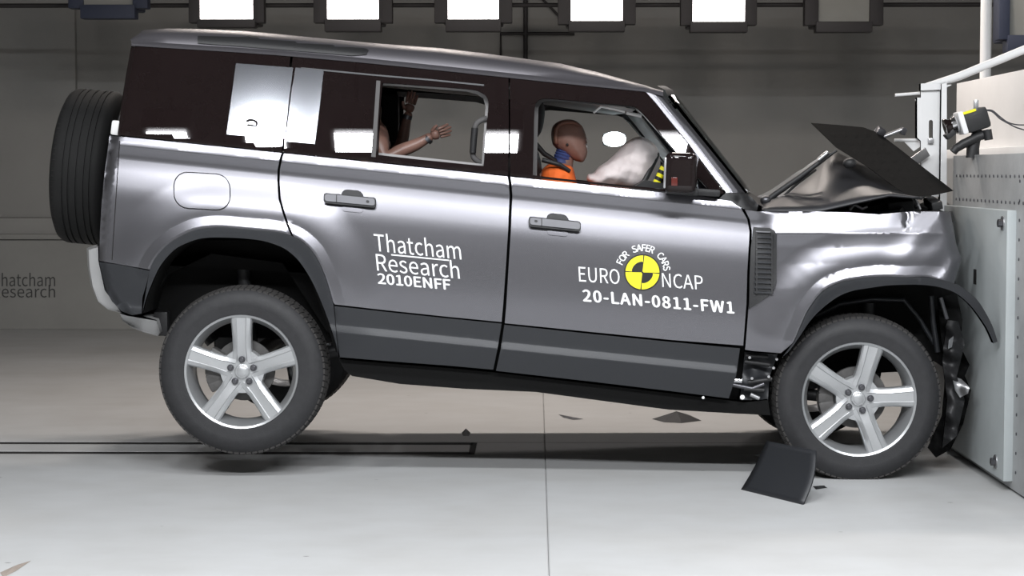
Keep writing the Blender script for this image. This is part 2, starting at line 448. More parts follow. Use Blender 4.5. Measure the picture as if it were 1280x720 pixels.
# ------------------------------------------------------------------ studio lamps
def lamp(name, x0, x1, yb, fx0, fx1, fyb, Y, face, housing, label, group=None, lit=True):
    c0, c1 = W(x0, yb, Y), W(x1, yb, Y); h0, h1 = W(fx0, fyb, Y + .05), W(fx1, fyb, Y + .05)
    w = c1.x - c0.x; zc = c0.z
    t = empty(name, ((c0.x + c1.x) / 2, Y + .3, h0.z))
    H = w * 1.0
    cx = (c0.x + c1.x) / 2
    rot = Euler((math.radians(8), 0, 0))
    # back box
    hw = h1.x - h0.x
    bm = bmesh.new()
    zt = zc + H
    bm_box(bm, (cx, Y + .22, zc + H / 2), (w * 1.18, .3, H * 1.2), .02)
    finish(bm, 'body', housing, t)
    rim = .5 * (hw - w)
    for nm, c, s in (('frame_side', (c0.x - rim / 2, Y + .06, zc + H / 2 + .02), (rim, .14, H + .1)),
                     ('frame_side', (c1.x + rim / 2, Y + .06, zc + H / 2 + .02), (rim, .14, H + .1)),
                     ('frame_bottom', (cx, Y + .05, (zc + h0.z) / 2), (w * 1.1, .16, zc - h0.z)),
                     ('frame_top', (cx, Y + .05, zt + .05), (hw, .16, .09))):
        box(nm, c, s, housing, t, bev=.008)
    bm = bmesh.new()
    vs_ = [bm.verts.new(p) for p in ((c0.x, Y + .03, zc), (c1.x, Y + .03, zc), (c1.x, Y + .01, zt), (c0.x, Y + .01, zt))]
    bm.faces.new(vs_)
    o = finish(bm, 'diffuser', face, t, smooth=False)
    if o.data.polygons[0].normal.y > 0: o.data.flip_normals()
    # hanger up to the ceiling
    tube('hanger', [(cx, Y + .25, zt), (cx, Y + .25, 7.0)], .02, housing, t)
    tag(t, label, 'lamp', group)
    return t
YL = 7.2
specs = [(250, 316, 24, 238, 332, 35), (409, 473, 24, 391, 489, 40), (560, 623, 24, 543, 640, 40), (714, 778, 26, 697, 794, 40), (866, 931, 27, 848, 943, 41)]
labs = ['lit square studio lamp, first of the lit row, above the rear of the car roof',
        'lit square studio lamp, second of the lit row, above the side roof window',
        'lit square studio lamp hanging in the middle of the lit row, over the rear door',
        'lit square studio lamp, fourth of the lit row, over the front door',
        'lit square studio lamp at the end of the lit row, before the windscreen']
for s, l in zip(specs, labs):
    lamp('studio_lamp', *s, YL, 'lit_rear', 'housing', l, 'lit studio lamps along the far wall')
lamp('studio_lamp', 1023, 1087, 27, 1002, 1100, 41, YL, 'diffuser_off', 'housing', 'unlit grey studio lamp hanging between the lit row and the barrier')
lamp('studio_lamp', 104, 166, 6, 87, 186, 24, YL, 'diffuser_off', 'housing_blue', 'unlit studio lamp in a blue housing above the spare wheel')
lamp('studio_lamp', 1262, 1330, 44, 1250, 1345, 66, 4.0, 'diffuser_off', 'housing_blue', 'unlit studio lamp with a pale pane, right above the white rail of the barrier')
rl = W(640, 4, YL + .3)
rt = empty('lamp_rail', (0, YL + .45, 2.6))
tube('rail', [(-8.3, YL + .5, rl.z), (8.3, YL + .5, rl.z)], .02, 'housing', rt)
tag(rt, 'dark steel rail behind the row of studio lamps', 'rail')
# lamps of the rig over the camera (mirrored in the dark side glass) and over the car
def rig_lamp(name, x, Y, z, w, face, tilt, label, group, hgt=None):
    t = empty(name, (x, Y, z)); R = Euler((tilt, 0, 0)); hgt = hgt or w
    mt = Matrix.Translation((x, Y, z)) @ R.to_matrix().to_4x4()
    bm = bmesh.new(); vs_ = [bm.verts.new(mt @ Vector(p)) for p in ((-w / 2, -hgt / 2, 0), (w / 2, -hgt / 2, 0), (w / 2, hgt / 2, 0), (-w / 2, hgt / 2, 0))]
    bm.faces.new(list(reversed(vs_)))
    me = bpy.data.meshes.new('diffuser'); bm.to_mesh(me); bm.free(); link('diffuser', me, face, t)
    box('body', mt @ Vector((0, 0, .12)), (w + .1, hgt + .1, .2), 'housing', t, bev=.02, rot=R)
    tube('hanger', [mt @ Vector((0, 0, .2)), (x, Y + .02, 7.0)], .02, 'housing', t)
    tag(t, label, 'lamp', group)
zr = 5.69
ORD = ('first', 'second', 'third', 'fourth', 'fifth', 'sixth', 'seventh', 'eighth', 'ninth')
for k, x in enumerate((-3.04, -2.13, -1.3, .05, .8, 1.65, 2.5, 3.3)):  # last two are unseen, beyond the reflections, kept to light the barrier
    rig_lamp('rig_lamp', x, -8.0, zr, .37, 'lit_near', math.radians(2), 'lit lamp over the camera, in the row mirrored in the side glass, %s from the spare wheel end' % ORD[k], 'lamps over the camera', .34)
for k, x in enumerate((-1.9, -.5, .9, 2.2)):
    rig_lamp('rig_lamp', x, 3.1, 4.1, .55, 'lit_over', math.radians(4), 'lit lamp hung high beyond the car, %s from the spare wheel end' % ORD[k], 'lamps over the car', .4)

for k, x in enumerate((-3.4, -1.7, 0, 1.7, 3.4)):  # unseen row, added to brighten the front floor and spare the wall
    rig_lamp('rig_lamp', x, -3.2, 4.8, .6, 'fill_front', math.radians(-4), 'added fill lamp over the front floor, %s from the spare wheel end' % ORD[k], 'added fill lamps over the front floor', .4)

# conduit pipes on the far wall
ct = empty('conduit', W(658, 42, YW + .25))
tube('pipe', [W(657, 78, YW + .25), W(657, -60, YW + .25)], .022, 'housing', ct)
tube('pipe', [W(626, 90, YW + .25), W(626, 42, YW + .25), W(718, 42, YW + .25)], .018, 'housing', ct)
tube('pipe', [W(660, -20, YW + .25), W(716, 38, YW + .25)], .012, 'housing', ct)
tag(ct, 'dark conduit pipes on the far wall between two lit lamps', 'pipe')

# ------------------------------------------------------------------ car
YC = 0.98
car = empty('car', (-.3, YC, 0))
tag(car, 'grey metallic off-road estate car with crumpled nose and lifted rear wheel', 'car')
def belt(x): return 168 + .1035 * (x - 136)
_v = np.linspace(-140, 420, 5601)
def _ang(v):
    k = [(-140, 13), (-.48, 13), (-.4, 70), (-.02, 70), (.1, 15), (11, 15), (12.5, -7), (22, -6), (30, 10), (44, 12.5), (62, 11), (80, 6), (130, 2), (170, -2.5), (184, -3), (207, -3), (208.5, 16.5), (217, 16.5), (219, -9), (330, -12), (420, -12)]
    return np.interp(v, [a for a, _ in k], [b for _, b in k])
_sl = -np.tan(np.radians(_ang(_v))) / 260.0
_Y = np.concatenate([[0], np.cumsum((_sl[1:] + _sl[:-1]) / 2 * np.diff(_v))])
_Y -= np.interp(150, _v, _Y)
ARCH_R = catmull([(187, 337), (192, 326), (201, 314), (213, 303), (228, 294), (242, 288), (257, 285), (272, 284), (290, 285), (312, 287), (336, 289), (355, 292), (373, 299), (390, 314), (402, 335), (411, 360), (417, 382)], 3)
ARCH_RI = catmull([(178, 391), (183, 372), (192, 349), (200, 333), (210, 320), (221, 310), (233, 304), (247, 299), (262, 297), (283, 297), (303, 298), (328, 301), (350, 308), (363, 316), (375, 328), (388, 348), (399, 371), (411, 402), (420, 430), (423, 446)], 3)
ARCH_F = catmull([(993, 427), (1002, 406), (1011, 387), (1029, 364), (1051, 353), (1070, 349), (1091, 346.5), (1112, 346), (1131, 347), (1152, 346.5), (1171, 348), (1198, 356)], 3)
ARCH_FI = catmull([(978, 446), (988, 437), (1002, 417), (1012, 402), (1024, 389), (1037, 378), (1051, 369), (1068, 363), (1087, 360), (1108, 357), (1131, 356), (1152, 356), (1171, 358)], 3)
def sst(x): x = np.clip(x, 0, 1); return x * x * (3 - 2 * x)
def yside(V, v=None):
    v = V[:, 1] - belt(V[:, 0])
    Y = np.interp(v, _v, _Y)
    dr = segdist(V, ARCH_R)
    Y = Y - (.0095 * np.clip((15 - dr) / 13, 0, 1) + .015 * sst((64 - dr) / 48)) * (V[:, 0] < 490)
    # round the tail corner in plan
    tx = np.interp(V[:, 1], [55, 168, 240, 325, 365, 396], [163, 142, 129, 124, 133, 160])
    q = np.clip((10 - (V[:, 0] - tx)) / 10, 0, 1)
    return Y + .05 * (1 - np.sqrt(np.clip(1 - (q * .96) ** 2, 0, 1)))
def yfen(V):
    x, y = V[:, 0], V[:, 1]
    v = y - belt(x)
    # shoulder ridge running level at y = 291, dark below it, second swell above the arch
    Y = np.interp(y, [250, 262, 264.5, 291, 293, 310, 330, 360, 440, 460], [.08, .048, .032, .004, .004, .0095, .010, .006, .008, .014])
    side = np.interp(v, _v, _Y)
    k = sst((x - 938) / 40)
    Y = side * (1 - k) + Y * k
    d = segdist(V, ARCH_F)
    Y = Y - .0125 * np.clip((15 - d) / 13, 0, 1) - .033 * sst((64 - d) / 50)
    # crumpled corner
    t = np.clip((x - 1130) / 70, 0, 1)
    q = np.clip((x - np.interp(y, [264, 286, 304, 324, 353], [1173, 1178, 1182, 1188, 1178])) / 14, 0, 1.2)
    Y = Y + .022 * t ** 2 + .05 * q ** 2 + .004 * t * np.sin(x * .13 + y * .15)
    Y = Y + .012 * np.exp(-((x - 1134) / 3.0) ** 2) * sst((292 - y) / 20)
    Y = Y + .004 * sst((x - 1090) / 60) * np.sin((x - 1090) * .06 + (y - 290) * .07)
    return Y
def vline(v, x0=120, x1=945): return [(x, belt(x) + v) for x in range(x0, x1, 6)]
def offset_curve(L, d):
    A = np.array(L); T = np.gradient(A, axis=0); N_ = np.stack([T[:, 1], -T[:, 0]], 1); N_ /= np.linalg.norm(N_, axis=1)[:, None]
    return [tuple(p) for p in A + N_ * d]
G_SIDE = [vline(v) for v in (5.5, 11.2, 13, 17, 22.5, 26, 30, 36, 43, 50, 57, 63, 207.2, 209, 213, 216.8, 219, 222)] + [offset_curve(ARCH_R, d) for d in (1.7, 3.5, 8, 13.5, 15.5, 19.5, 22.5, 27, 33, 40, 47, 55, 58.5)]
G_WING = [[(x, y) for x in range(932, 1204, 5)] for y in (264.8, 268, 274, 282, 290.3, 293.5, 298, 304, 310.5)] + [offset_curve(ARCH_F, d) for d in (1.7, 3.5, 8, 13.5, 15.5, 17.5, 19, 24, 30, 36, 43, 52, 55)]
def off(f, d): return lambda V: f(V) + d
near = []                                 # near-side objects copied to the far side
def P(name, outline, material, d=0.0, parent=None, f=yside, mirror=True, **kw):
    if f is yside and (len(outline) > 11 or name == 'lower_cladding'): kw.setdefault('guides', G_SIDE)
    o = panel(name, outline, off(f, d), material, parent or car, **kw)
    if mirror: near.append(o)
    return o
# --- rear quarter
tail = [(137, 170), (131, 215), (127, 255), (125, 290), (124, 326)]
q_out = [(137, 169.5)] + [(x, belt(x) + 1) for x in (200, 260, 320, 352)] + [(350, 197), (347, 212), (346.5, 226), (348, 248), (353, 266), (359.5, 285), (367, 300)]
q_out += list(reversed(ARCH_R[:37])) + list(reversed(tail))[:-1]
quarter = P('rear_quarter_panel', q_out, 'paint', holes=[])
P('corner_seam', [(149.2, 176), (150.2, 176), (148.5, 200), (142.5, 292), (140.5, 325), (139.5, 325), (141.5, 292), (147.5, 200)], 'gap', -.0012, quarter, thick=0, step=4, mirror=False)
cap_o = rrect(218, 215, 287, 259, 17, .055)
P('fuel_flap_seam', rrect(216.8, 213.8, 288.2, 260.2, 18, .055), 'gap', -.0015, quarter, holes=[rrect(218, 215, 287, 259, 17, .055)], thick=0, step=4, mirror=False)
P('fuel_flap', cap_o, 'paint', -.004, quarter, thick=.004, mirror=False)
P('rear_corner_cladding', [(124, 327.5), (150, 331), (187, 338.5), (184, 352), (178, 372), (177, 392), (165, 394), (152, 389), (140, 377), (132, 362)], 'trim', .0)
P('rear_bumper_side', [(111, 312), (122.5, 309), (123, 327), (131, 363), (151, 389.5), (152, 391.5), (135, 387), (123, 377), (116, 358), (112, 335)], 'bumper', f=lambda V: .13 + .006 * np.clip((118 - V[:, 0]), -5, 20) / 10 + .0006 * np.clip(V[:, 1] - 360, 0, 60), step=4)
P('underguard_side', [(150, 392), (160, 395), (178, 398), (196, 401), (200, 416), (197, 420), (180, 415.5), (165, 409.5), (153, 401)], 'bumper', f=lambda V: .2 + .002 * np.clip(V[:, 1] - 396, -4, 30), step=4)
P('rear_arch_trim', ARCH_R + list(reversed(ARCH_RI)), 'trim', -.012, step=5)
# --- rear door
d_out = [(355, belt(355) + 1)] + [(x, belt(x) + 1) for x in (420, 500, 580, 634.5)] + [(636, 230), (637, 245), (635, 290), (632.5, 330), (629, 380), (627, 402.5)]
d_out += [(560, 396), (480, 387.5), (418.5, 380.5)] + list(reversed(ARCH_R[38:-1])) + [(370, 302), (362.5, 285), (356, 266), (351, 248), (349.5, 226), (350, 212), (353, 197)]
rdoor = P('rear_door', d_out, 'paint')
P('lower_cladding', [(418, 382.5), (480, 389.5), (560, 398), (627, 404.5), (622, 435), (616.5, 462), (560, 457), (480, 451), (425, 446.5), (421, 425)], 'trim', .004, rdoor, mirror=False)
# --- front door
f_out = [(638, belt(638) + 1)] + [(x, belt(x) + 1) for x in (700, 760, 832, 880)] + [(914, 251.5), (926, 260), (934, 274), (937, 290), (934, 340), (933, 380), (929, 432)]
f_out += [(840, 425), (740, 415), (631, 404), (633, 380), (636, 330), (638.5, 290), (640.5, 245), (639.5, 230)]
fdoor = P('front_door', f_out, 'paint')
P('lower_cladding', [(630.5, 406), (740, 417.5), (840, 427.5), (925, 435.5), (920, 470), (911, 498), (840, 489), (740, 477), (620, 463.5), (626, 436)], 'trim', .004, fdoor, mirror=False)
# --- sill
P('sill', [(424, 449), (480, 454), (560, 460), (617, 465.5), (740, 480), (840, 492), (911, 500.5), (930, 503), (960, 500), (963, 519), (920, 517), (835, 512), (670, 490), (580, 486), (500, 480), (440, 470), (430, 462)], 'liner', .05, thick=.12)
# --- side glass and black pillars
def gut(x): return np.interp(x, [163, 330, 440, 540, 640, 680, 740, 806], [57, 67.5, 77, 87, 97.5, 102, 108, 114.5])
g_out = [(x, float(gut(x))) for x in (164, 200, 250, 300, 363)] + [(358, 120), (354, 160), (352.5, belt(352) - .5)] + [(x, belt(x) - .5) for x in (300, 220, 147)] + [(152, 130), (158, 90)]
def yglass(V): return yside(np.stack([V[:, 0], np.minimum(V[:, 1], belt(V[:, 0]) - .6)], 1))
qglass = P('rear_side_glass', g_out, 'black_gloss', 0, f=yglass)
dw = [(366, float(gut(366))), (440, 77.3), (540, 87.3), (635.5, 97.3), (636, 150), (635, belt(635) - .5)] + [(x, belt(x) - .5) for x in (560, 460, 355)] + [(357, 160), (361, 120)]
rh = catmull([(478, 103.5), (520, 106.5), (585, 111.5), (600, 115), (608, 121), (610.5, 131), (608, 160), (604.5, 207.5)], 4) + [(560, 203), (520, 199), (472, 193.5), (474, 150)]
P('rear_door_frame', dw, 'black_gloss', 0, holes=[rh], step=5, thick=.05, f=yglass)
P('glass_divider', [(470.5, 100.5), (475.5, 101), (469.5, 196.5), (464, 196)], 'door_in', -.004, thick=.01)
P('glass_divider', [(376, 84), (470, 93), (540, 99), (605, 105.5), (605, 107.5), (540, 101), (470, 95), (376, 86)], 'trim', -.004, thick=.006)
fw = [(637.5, 97.5), (680, 102.2), (740, 108.3), (806, 114.8), (818, 128), (840, 156), (861, 182), (884, 213), (905, 241)] + [(x, belt(x) - .5) for x in (895, 832, 760, 700, 638)]
fh = catmull([(666, 219), (667, 180), (668, 140), (670, 129), (676, 124), (690, 123.5), (740, 128), (788, 132.5), (796, 135.5), (806, 144), (838, 181), (862, 210), (889, 239)], 4) + [(832, 236), (760, 229), (700, 222.5)]
fh[-4:] = [(888, 242.5 - 2.5), (832, 236.5), (760, 229.5), (700, 223)]
P('front_door_frame', fw, 'black_gloss', 0, holes=[fh], step=5, thick=.05, f=yglass)
P('quarter_light_bar', [(843, 186), (850, 194), (858, 239), (848, 238)], 'black', .01, thick=.03)
# lining round the inside of the openings (pale inner lip)
P('window_lining', catmull([(660, 118), (700, 119), (790, 127), (800, 132), (845, 186), (893, 243)], 3) + [(889, 241), (838, 181), (806, 144), (796, 137), (788, 134), (740, 130), (690, 126), (678, 127.5), (673, 135), (672, 170), (671, 221), (660, 220)], 'door_in', .085, thick=.02)
P('window_lining', [(470, 99), (540, 103), (606, 109), (616, 115), (612, 209), (602, 208), (605, 160), (607, 133), (604, 123), (596, 118), (584, 114.5), (520, 109.5), (470, 106)], 'cabin', .085, thick=.02)
P('window_sill', [(466, 190), (604, 205), (604, 211), (466, 197)], 'cabin', .07, thick=.04)
P('pillar_lining', [(792, 131), (806, 130), (820, 134), (862, 184), (904, 240), (888, 241), (837, 182), (805, 145.5), (796, 137.5)], 'white', .07, thick=.02)
# body-coloured square panel over the side glass, one piece on the quarter and one on the door
P('pillar_panel', [(295, 79), (366.5, 84.5), (362, 120), (357, 160), (355.5, 173), (283, 168)], 'panel_paint', -.006, qglass, thick=.006, mirror=False)
P('pillar_panel', [(369.5, 84.5), (404.5, 88), (400, 130), (393.5, 180), (356.8, 176.5), (360, 150), (365, 110)], 'panel_paint', -.006, thick=.006)
decal('panel_mark', [(np.array([(307 + 0, 151), (311, 148.5), (318, 149), (322, 152), (322, 157), (319.5, 157), (319.5, 153.5), (316, 151.3), (311.5, 151), (309, 153)]), [(0, 1, 8, 9), (1, 2, 7, 8), (2, 3, 6, 7), (3, 4, 5, 6)]),
                     (np.array([(307.5, 154.5), (321, 156.5), (321, 158), (309, 157)]), [(0, 1, 2, 3)])], off(yside, -.0075), 'gap', qglass)
# --- A pillar
def ypil(V): return np.interp(V[:, 0] - np.interp(V[:, 1], [114, 128, 180, 240, 262], [806, 818, 861, 907, 925]), [-5, 0, 8, 16, 24], [.0, .0, .002, .012, .05]) + np.interp(V[:, 1] - belt(V[:, 0]), _v, _Y)
P('front_pillar', [(807, 114.5), (820, 112.5), (829, 118), (838.5, 131), (860, 153), (882, 180), (905, 208), (931, 241), (908, 241), (886, 213), (862, 181), (841, 155), (819, 127.5)], 'paint', -.004, f=ypil, step=4, thick=.06, guides=[[(a + d, b) for a, b in ((806, 114), (818, 128), (839, 154), (861, 181), (884, 211), (907, 241))] for d in (-4.5, -2, 0.5, 3, 5.5, 8, 10.5, 13, 16, 20)])
P('cowl_side', [(905, 243), (908, 241), (931, 241), (940, 247), (948, 256), (946, 264), (929, 261), (915, 252.5), (898, 249)], 'black', .0, f=ypil, thick=.08)
# --- fender, vent
fe = [(916, 253.5), (937, 263.5), (947, 264.3), (1000, 264), (1060, 265.5), (1100, 268), (1130, 265), (1134, 266.5), (1140, 264.5), (1167, 263.5), (1187, 264.5), (1192, 285), (1187, 292), (1195, 304), (1202, 324), (1197, 338), (1192, 353)]
fe = [(931, 262), (947, 264.3), (1000, 264), (1060, 265.5), (1100, 268), (1130, 265), (1140, 264.5), (1167, 263.5), (1187, 264.5), (1192, 285), (1195, 304), (1202, 324), (1197, 340), (1193, 354)]
fe += list(reversed(ARCH_F[1:-1])) + [(993, 427), (976, 441.5), (940, 438.5), (931.5, 437), (936, 381), (937, 340), (940, 290), (937, 274)]
vent_o = [(942, 284), (962, 285), (968, 288), (970.5, 294), (971, 320), (970.5, 352), (968, 361), (960, 370), (936.5, 386.5), (937, 345), (938.5, 310)]
fender = P('front_wing', fe, 'paint', f=yfen, step=5, guides=G_WING)
vent = P('wing_vent', vent_o, 'black', -.012, parent=fender, f=yfen, mirror=False, thick=.012, step=5)
for k in range(12):
    yy = 294.5 + k * 6.3
    x0 = 945.5 - (k * .25)
    P('vent_slat', [(x0, yy), (964.5, yy + .8), (964.5, yy + 3.6), (x0, yy + 2.8)], 'trim', -.021, parent=fender, f=yfen, mirror=False, thick=.008, step=8)
for x in (946, 965):
    P('vent_bar', [(x - 1, 291), (x + 1, 291), (x + 1, 367), (x - 1, 368)], 'black', -.022, parent=fender, f=yfen, mirror=False, thick=.008, step=8)
P('vent_bar', [(945, 288.5), (963, 289.3), (963, 291), (945, 290.2)], 'handle', -.024, parent=fender, f=yfen, mirror=False, thick=.008, step=8)
TR_O = ARCH_F[:-1] + catmull([(1198, 356), (1212, 366), (1224, 378), (1235, 396), (1242, 411), (1247, 427)], 3)
TR_I = ARCH_FI[:-1] + catmull([(1171, 358), (1190, 364), (1204, 373), (1216, 385), (1227, 400), (1235, 413), (1242, 429)], 3)
def ytrim(V): return yfen(np.stack([np.minimum(V[:, 0], 1150), V[:, 1]], 1)) - .012 - np.clip((V[:, 0] - 1150) / 100, 0, 1) * .24
P('front_arch_trim', TR_O + list(reversed(TR_I)), 'trim', f=ytrim, step=5, thick=.05)

# --- door handles
def handle(x0, y0, sl, par):
    def pt(u, w): return (x0 + u, y0 + w + sl * u)
    f = yside
    cup = [pt(u, w) for u, w in rrect(22, -6, 50, 20, 8)]
    P('handle_cup', cup, 'black', -.002, par, thick=.002, mirror=False, step=5)
    P('handle_cup_lip', [pt(u, w) for u, w in rrect(23, 14, 49, 21.5, 4)], 'paint', -.005, par, thick=.004, mirror=False, step=5)
    bar = [pt(u, w) for u, w in rrect(0, 1, 65, 13.5, 3.5)]
    P('handle_base', bar, 'black', -.028, par, thick=.028, mirror=False, step=5)
    P('handle_bar', [pt(u, w) for u, w in rrect(1.5, 2, 64, 11, 3)], 'handle', -.036, par, thick=.012, mirror=False, step=5)
    P('handle_seam', [pt(15.5, 2), pt(16.7, 2), pt(16.7, 11), pt(15.5, 11)], 'black', -.0368, par, thick=.002, mirror=False, step=5)
    P('handle_key', [pt(u, w) for u, w in rrect(7, 4.5, 11, 7.5, 1.4)] if par is fdoor else [pt(u, w) for u, w in rrect(53, 5, 57, 8.5, 1.6)], 'black', -.0368, par, thick=.002, mirror=False, step=5)
handle(404.5, 240, .095, rdoor); handle(661, 269.5, .1, fdoor)

# --- lettering on the doors
sl = .1
pcs = [fit_text('Thatcham', 469, 290.5, 577, 314, sl, -.1), fit_text('Research', 471.5, 315.5, 575, 338.5, sl, -.1)]
pcs.append((np.array([(489, 317.6), (561, 324.6), (561, 326.3), (489, 319.3)]), [(0, 1, 2, 3)]))
decal('door_lettering', pcs, yside, 'white_decal', rdoor)
decal('door_lettering', bold(fit_text('2010ENFF', 473, 341.5, 563.5, 354.5, .088, -.1)), yside, 'white_decal', rdoor)
pcs = []
decal('door_lettering', [fit_text('EURO', 724, 333, 775, 352, .07, -.05)], yside, 'white_decal', fdoor)
decal('door_lettering', [fit_text('NCAP', 828, 341, 879, 359, .07, -.05)], yside, 'white_decal', fdoor)
cx, cy = 803, 340.5
arc = 'FOR SAFER CARS'
CAP_H = float(np.ptp(text_mesh('E', 13)[0][:, 1]))
wid = [4.6 if c_ == ' ' else float(np.ptp(text_mesh(c_, 13)[0][:, 0])) + 1.6 for c_ in arc]
pos = np.cumsum(wid) - np.array(wid) / 2; ang = -70 + 156 * pos / sum(wid)
for chx, a in zip(arc, ang):
    if chx == ' ': continue
    V, Fc = text_mesh(chx, 13)
    V = V * 8.4 / CAP_H
    V = V - np.array([(V[:, 0].min() + V[:, 0].max()) / 2, 0]); V[:, 0] *= .92
    a = math.radians(a); r = 26.6
    X = cx + (r + V[:, 1]) * math.sin(a) + V[:, 0] * math.cos(a)
    Yp = cy - (r + V[:, 1]) * math.cos(a) + V[:, 0] * math.sin(a)
    pcs += bold((np.stack([X, Yp], 1), Fc), .3)
decal('door_lettering', pcs, yside, 'white_decal', fdoor)
decal('door_lettering', bold(fit_text('20-LAN-0811-FW1', 729.5, 362, 917.5, 376.5, .082, -.08, 0, 1.06), .75), yside, 'white_decal', fdoor)
def sector(r0, r1, a0, a1, n=24):
    V = []; Fc = []
    for k in range(n + 1):
        t = math.radians(a0 + (a1 - a0) * k / n)
        V += [(cx + r0 * math.cos(t), cy - r0 * math.sin(t)), (cx + r1 * math.cos(t), cy - r1 * math.sin(t))]
        if k: Fc.append((2 * k - 2, 2 * k - 1, 2 * k + 1, 2 * k))
    return np.array(V), Fc
decal('door_roundel', [sector(.01, 22.8, 0, 360, 48)], yside, 'black_decal', fdoor, lift=.0025)
decal('door_roundel', [sector(1.2 if q in (0, 2) else 13, 21.2, a + 3 - 2 * (q in (1, 3)), a + 87 + 2 * (q in (1, 3))) for q, a in enumerate((-4, 86, 176, 266))], yside, 'yellow', fdoor, lift=.0045)
decal('door_roundel', [sector(11.5, 13.5, 86 + 4, 176 - 4), sector(11.5, 13.5, 266 + 4, 356 - 4)], yside, 'black_decal', fdoor, lift=.0055)

# --- mirror the near side to the far side
def mirror(o):
    me = o.data.copy()
    n = len(me.vertices); co = np.empty(n * 3); me.vertices.foreach_get('co', co); co = co.reshape(-1, 3)
    co[:, 1] = 2 * YC - co[:, 1]; me.vertices.foreach_set('co', co.ravel())
    nl = np.empty(len(me.corner_normals) * 3); me.corner_normals.foreach_get('vector', nl)
    if me.attributes.get('custom_normal'): me.attributes.remove(me.attributes['custom_normal'])
    me.flip_normals(); me.update()
    c = bpy.data.objects.new(o.name.split('.')[0], me); C.objects.link(c); adopt(c, car); return c
for o in list(near): mirror(o)

# --- roof
xs = [164, 180, 210, 250, 300, 350, 400, 450, 500, 550, 600, 650, 700, 750, 780, 806, 820, 829]
top_y = lambda x: float(np.interp(x, [164, 172, 180, 200, 250, 310, 397, 462, 556, 620, 701, 753, 806, 822, 829], [52, 44, 38, 35.5, 36.5, 39, 48, 54, 61, 69, 80, 92, 107, 114, 119]))
rows = []
for x in xs:
    gy = float(gut(x)) if x < 806 else 114.5 + (x - 806) * .25
    ty = top_y(x)
    Yg = float(np.interp(gy - belt(x), _v, _Y))
    row = [W(x, gy + .5, Yg + .03), W(x, gy, Yg - .006), W(x, gy - 2, Yg - .010), W(x, gy - 4.5, Yg - .002), W(x, gy - 6.0, Yg + .016)]
    a = W(x, gy - 6.0, Yg + .016); b_ = W(x, min(ty, gy - 6.2), Yg + .17)
    for t in (.2, .45, .7, .87):
        s = math.sin(t * PI / 2)
        row.append(Vector((a.x + (b_.x - a.x) * t, a.y + (b_.y - a.y) * (1 - math.cos(t * PI / 2)) * 1.0, a.z + (b_.z - a.z) * s)))
    row.append(b_)
    for Yq, dz in ((Yg + .35, .012), (YC - .25, .02), (YC, .022)):
        row.append(Vector((b_.x, Yq, b_.z + dz)))
    full = row + [Vector((p.x, 2 * YC - p.y, p.z)) for p in reversed(row[:-1])]
    rows.append(full)
nv = len(rows[0]); verts = [p for r in rows for p in r]
faces = [(i * nv + j, i * nv + j + 1, (i + 1) * nv + j + 1, (i + 1) * nv + j) for i in range(len(rows) - 1) for j in range(nv - 1)]
roof = pyd('roof', verts, faces, 'shaded_roof_paint', car, smooth=True)
roof.data.set_sharp_from_angle(angle=math.radians(50))
# header edge of the windscreen and tail edge of the roof closed by a strip
tail_strip = pyd('roof_spoiler', [Vector((p.x - .0, p.y, p.z)) for p in rows[0]] + [Vector((p.x + .10, p.y * .9 + YC * .1, p.z - .06)) for p in rows[0]],
                 [(i, nv + i, nv + i + 1, i + 1) for i in range(nv - 1)], 'black_gloss', car)
# dark roof side window
def yroof(V):
    gy = gut(V[:, 0]) - 6; ty = np.array([top_y(x) for x in V[:, 0]])
    Yg = np.interp(gut(V[:, 0]) - belt(V[:, 0]), _v, _Y)
    s = np.clip((gy - V[:, 1]) / np.maximum(gy - ty, 1), 0, 1)
    t = np.arcsin(s) / (PI / 2)
    return Yg + .016 + .154 * (1 - np.cos(t * PI / 2))
aw = panel('alpine_window', [(247, 41), (300, 42.5), (397, 51.5), (455, 58), (461, 63), (458, 68), (440, 69.5), (400, 66), (300, 58), (247, 54)], off(yroof, -.006), 'black', car, thick=.006, step=5)
mirror(aw)

# --- windscreen
wr_ = []
for k in range(9):
    t = k / 8; px = 834 + (931 - 834) * t; py = 120 + (243 - 120) * t
    Ye = .16 + .02 * (1 - t) ; p = W(px, py, Ye + .06)
    r = []
    for j in range(15):
        s = j / 14 * 2 - 1
        r.append(Vector((p.x + .085 * (1 - s * s) - .0, YC + s * (YC - Ye - .06), p.z + .02 * (1 - s * s))))
    wr_.append(r)
ws = pyd('windscreen', [p for r in wr_ for p in r], [(i * 15 + j, i * 15 + j + 1, (i + 1) * 15 + j + 1, (i + 1) * 15 + j) for i in range(8) for j in range(14)], 'glass', car, smooth=True)
sm = ws.modifiers.new('thickness', 'SOLIDIFY'); sm.thickness = .006
h0 = wr_[0]
pyd('screen_header', [p + Vector((-.05, 0, .05)) for p in h0] + [p + Vector((-.012, 0, .03)) for p in h0] + [p + Vector((.006, 0, -.01)) for p in h0], [(a * 15 + j, a * 15 + j + 1, (a + 1) * 15 + j + 1, (a + 1) * 15 + j) for a in (0, 1) for j in range(14)], 'black', car, smooth=True)
# cowl under the screen
cw = [Vector(p) for p in wr_[-1]]
pyd('cowl', [p + Vector((-.02, 0, .0)) for p in cw] + [p + Vector((.14, 0, -.09)) for p in cw] + [p + Vector((.14, 0, -.3)) for p in cw],
    [(a * 15 + j, a * 15 + j + 1, (a + 1) * 15 + j + 1, (a + 1) * 15 + j) for a in (0, 1) for j in range(14)], 'black', car)

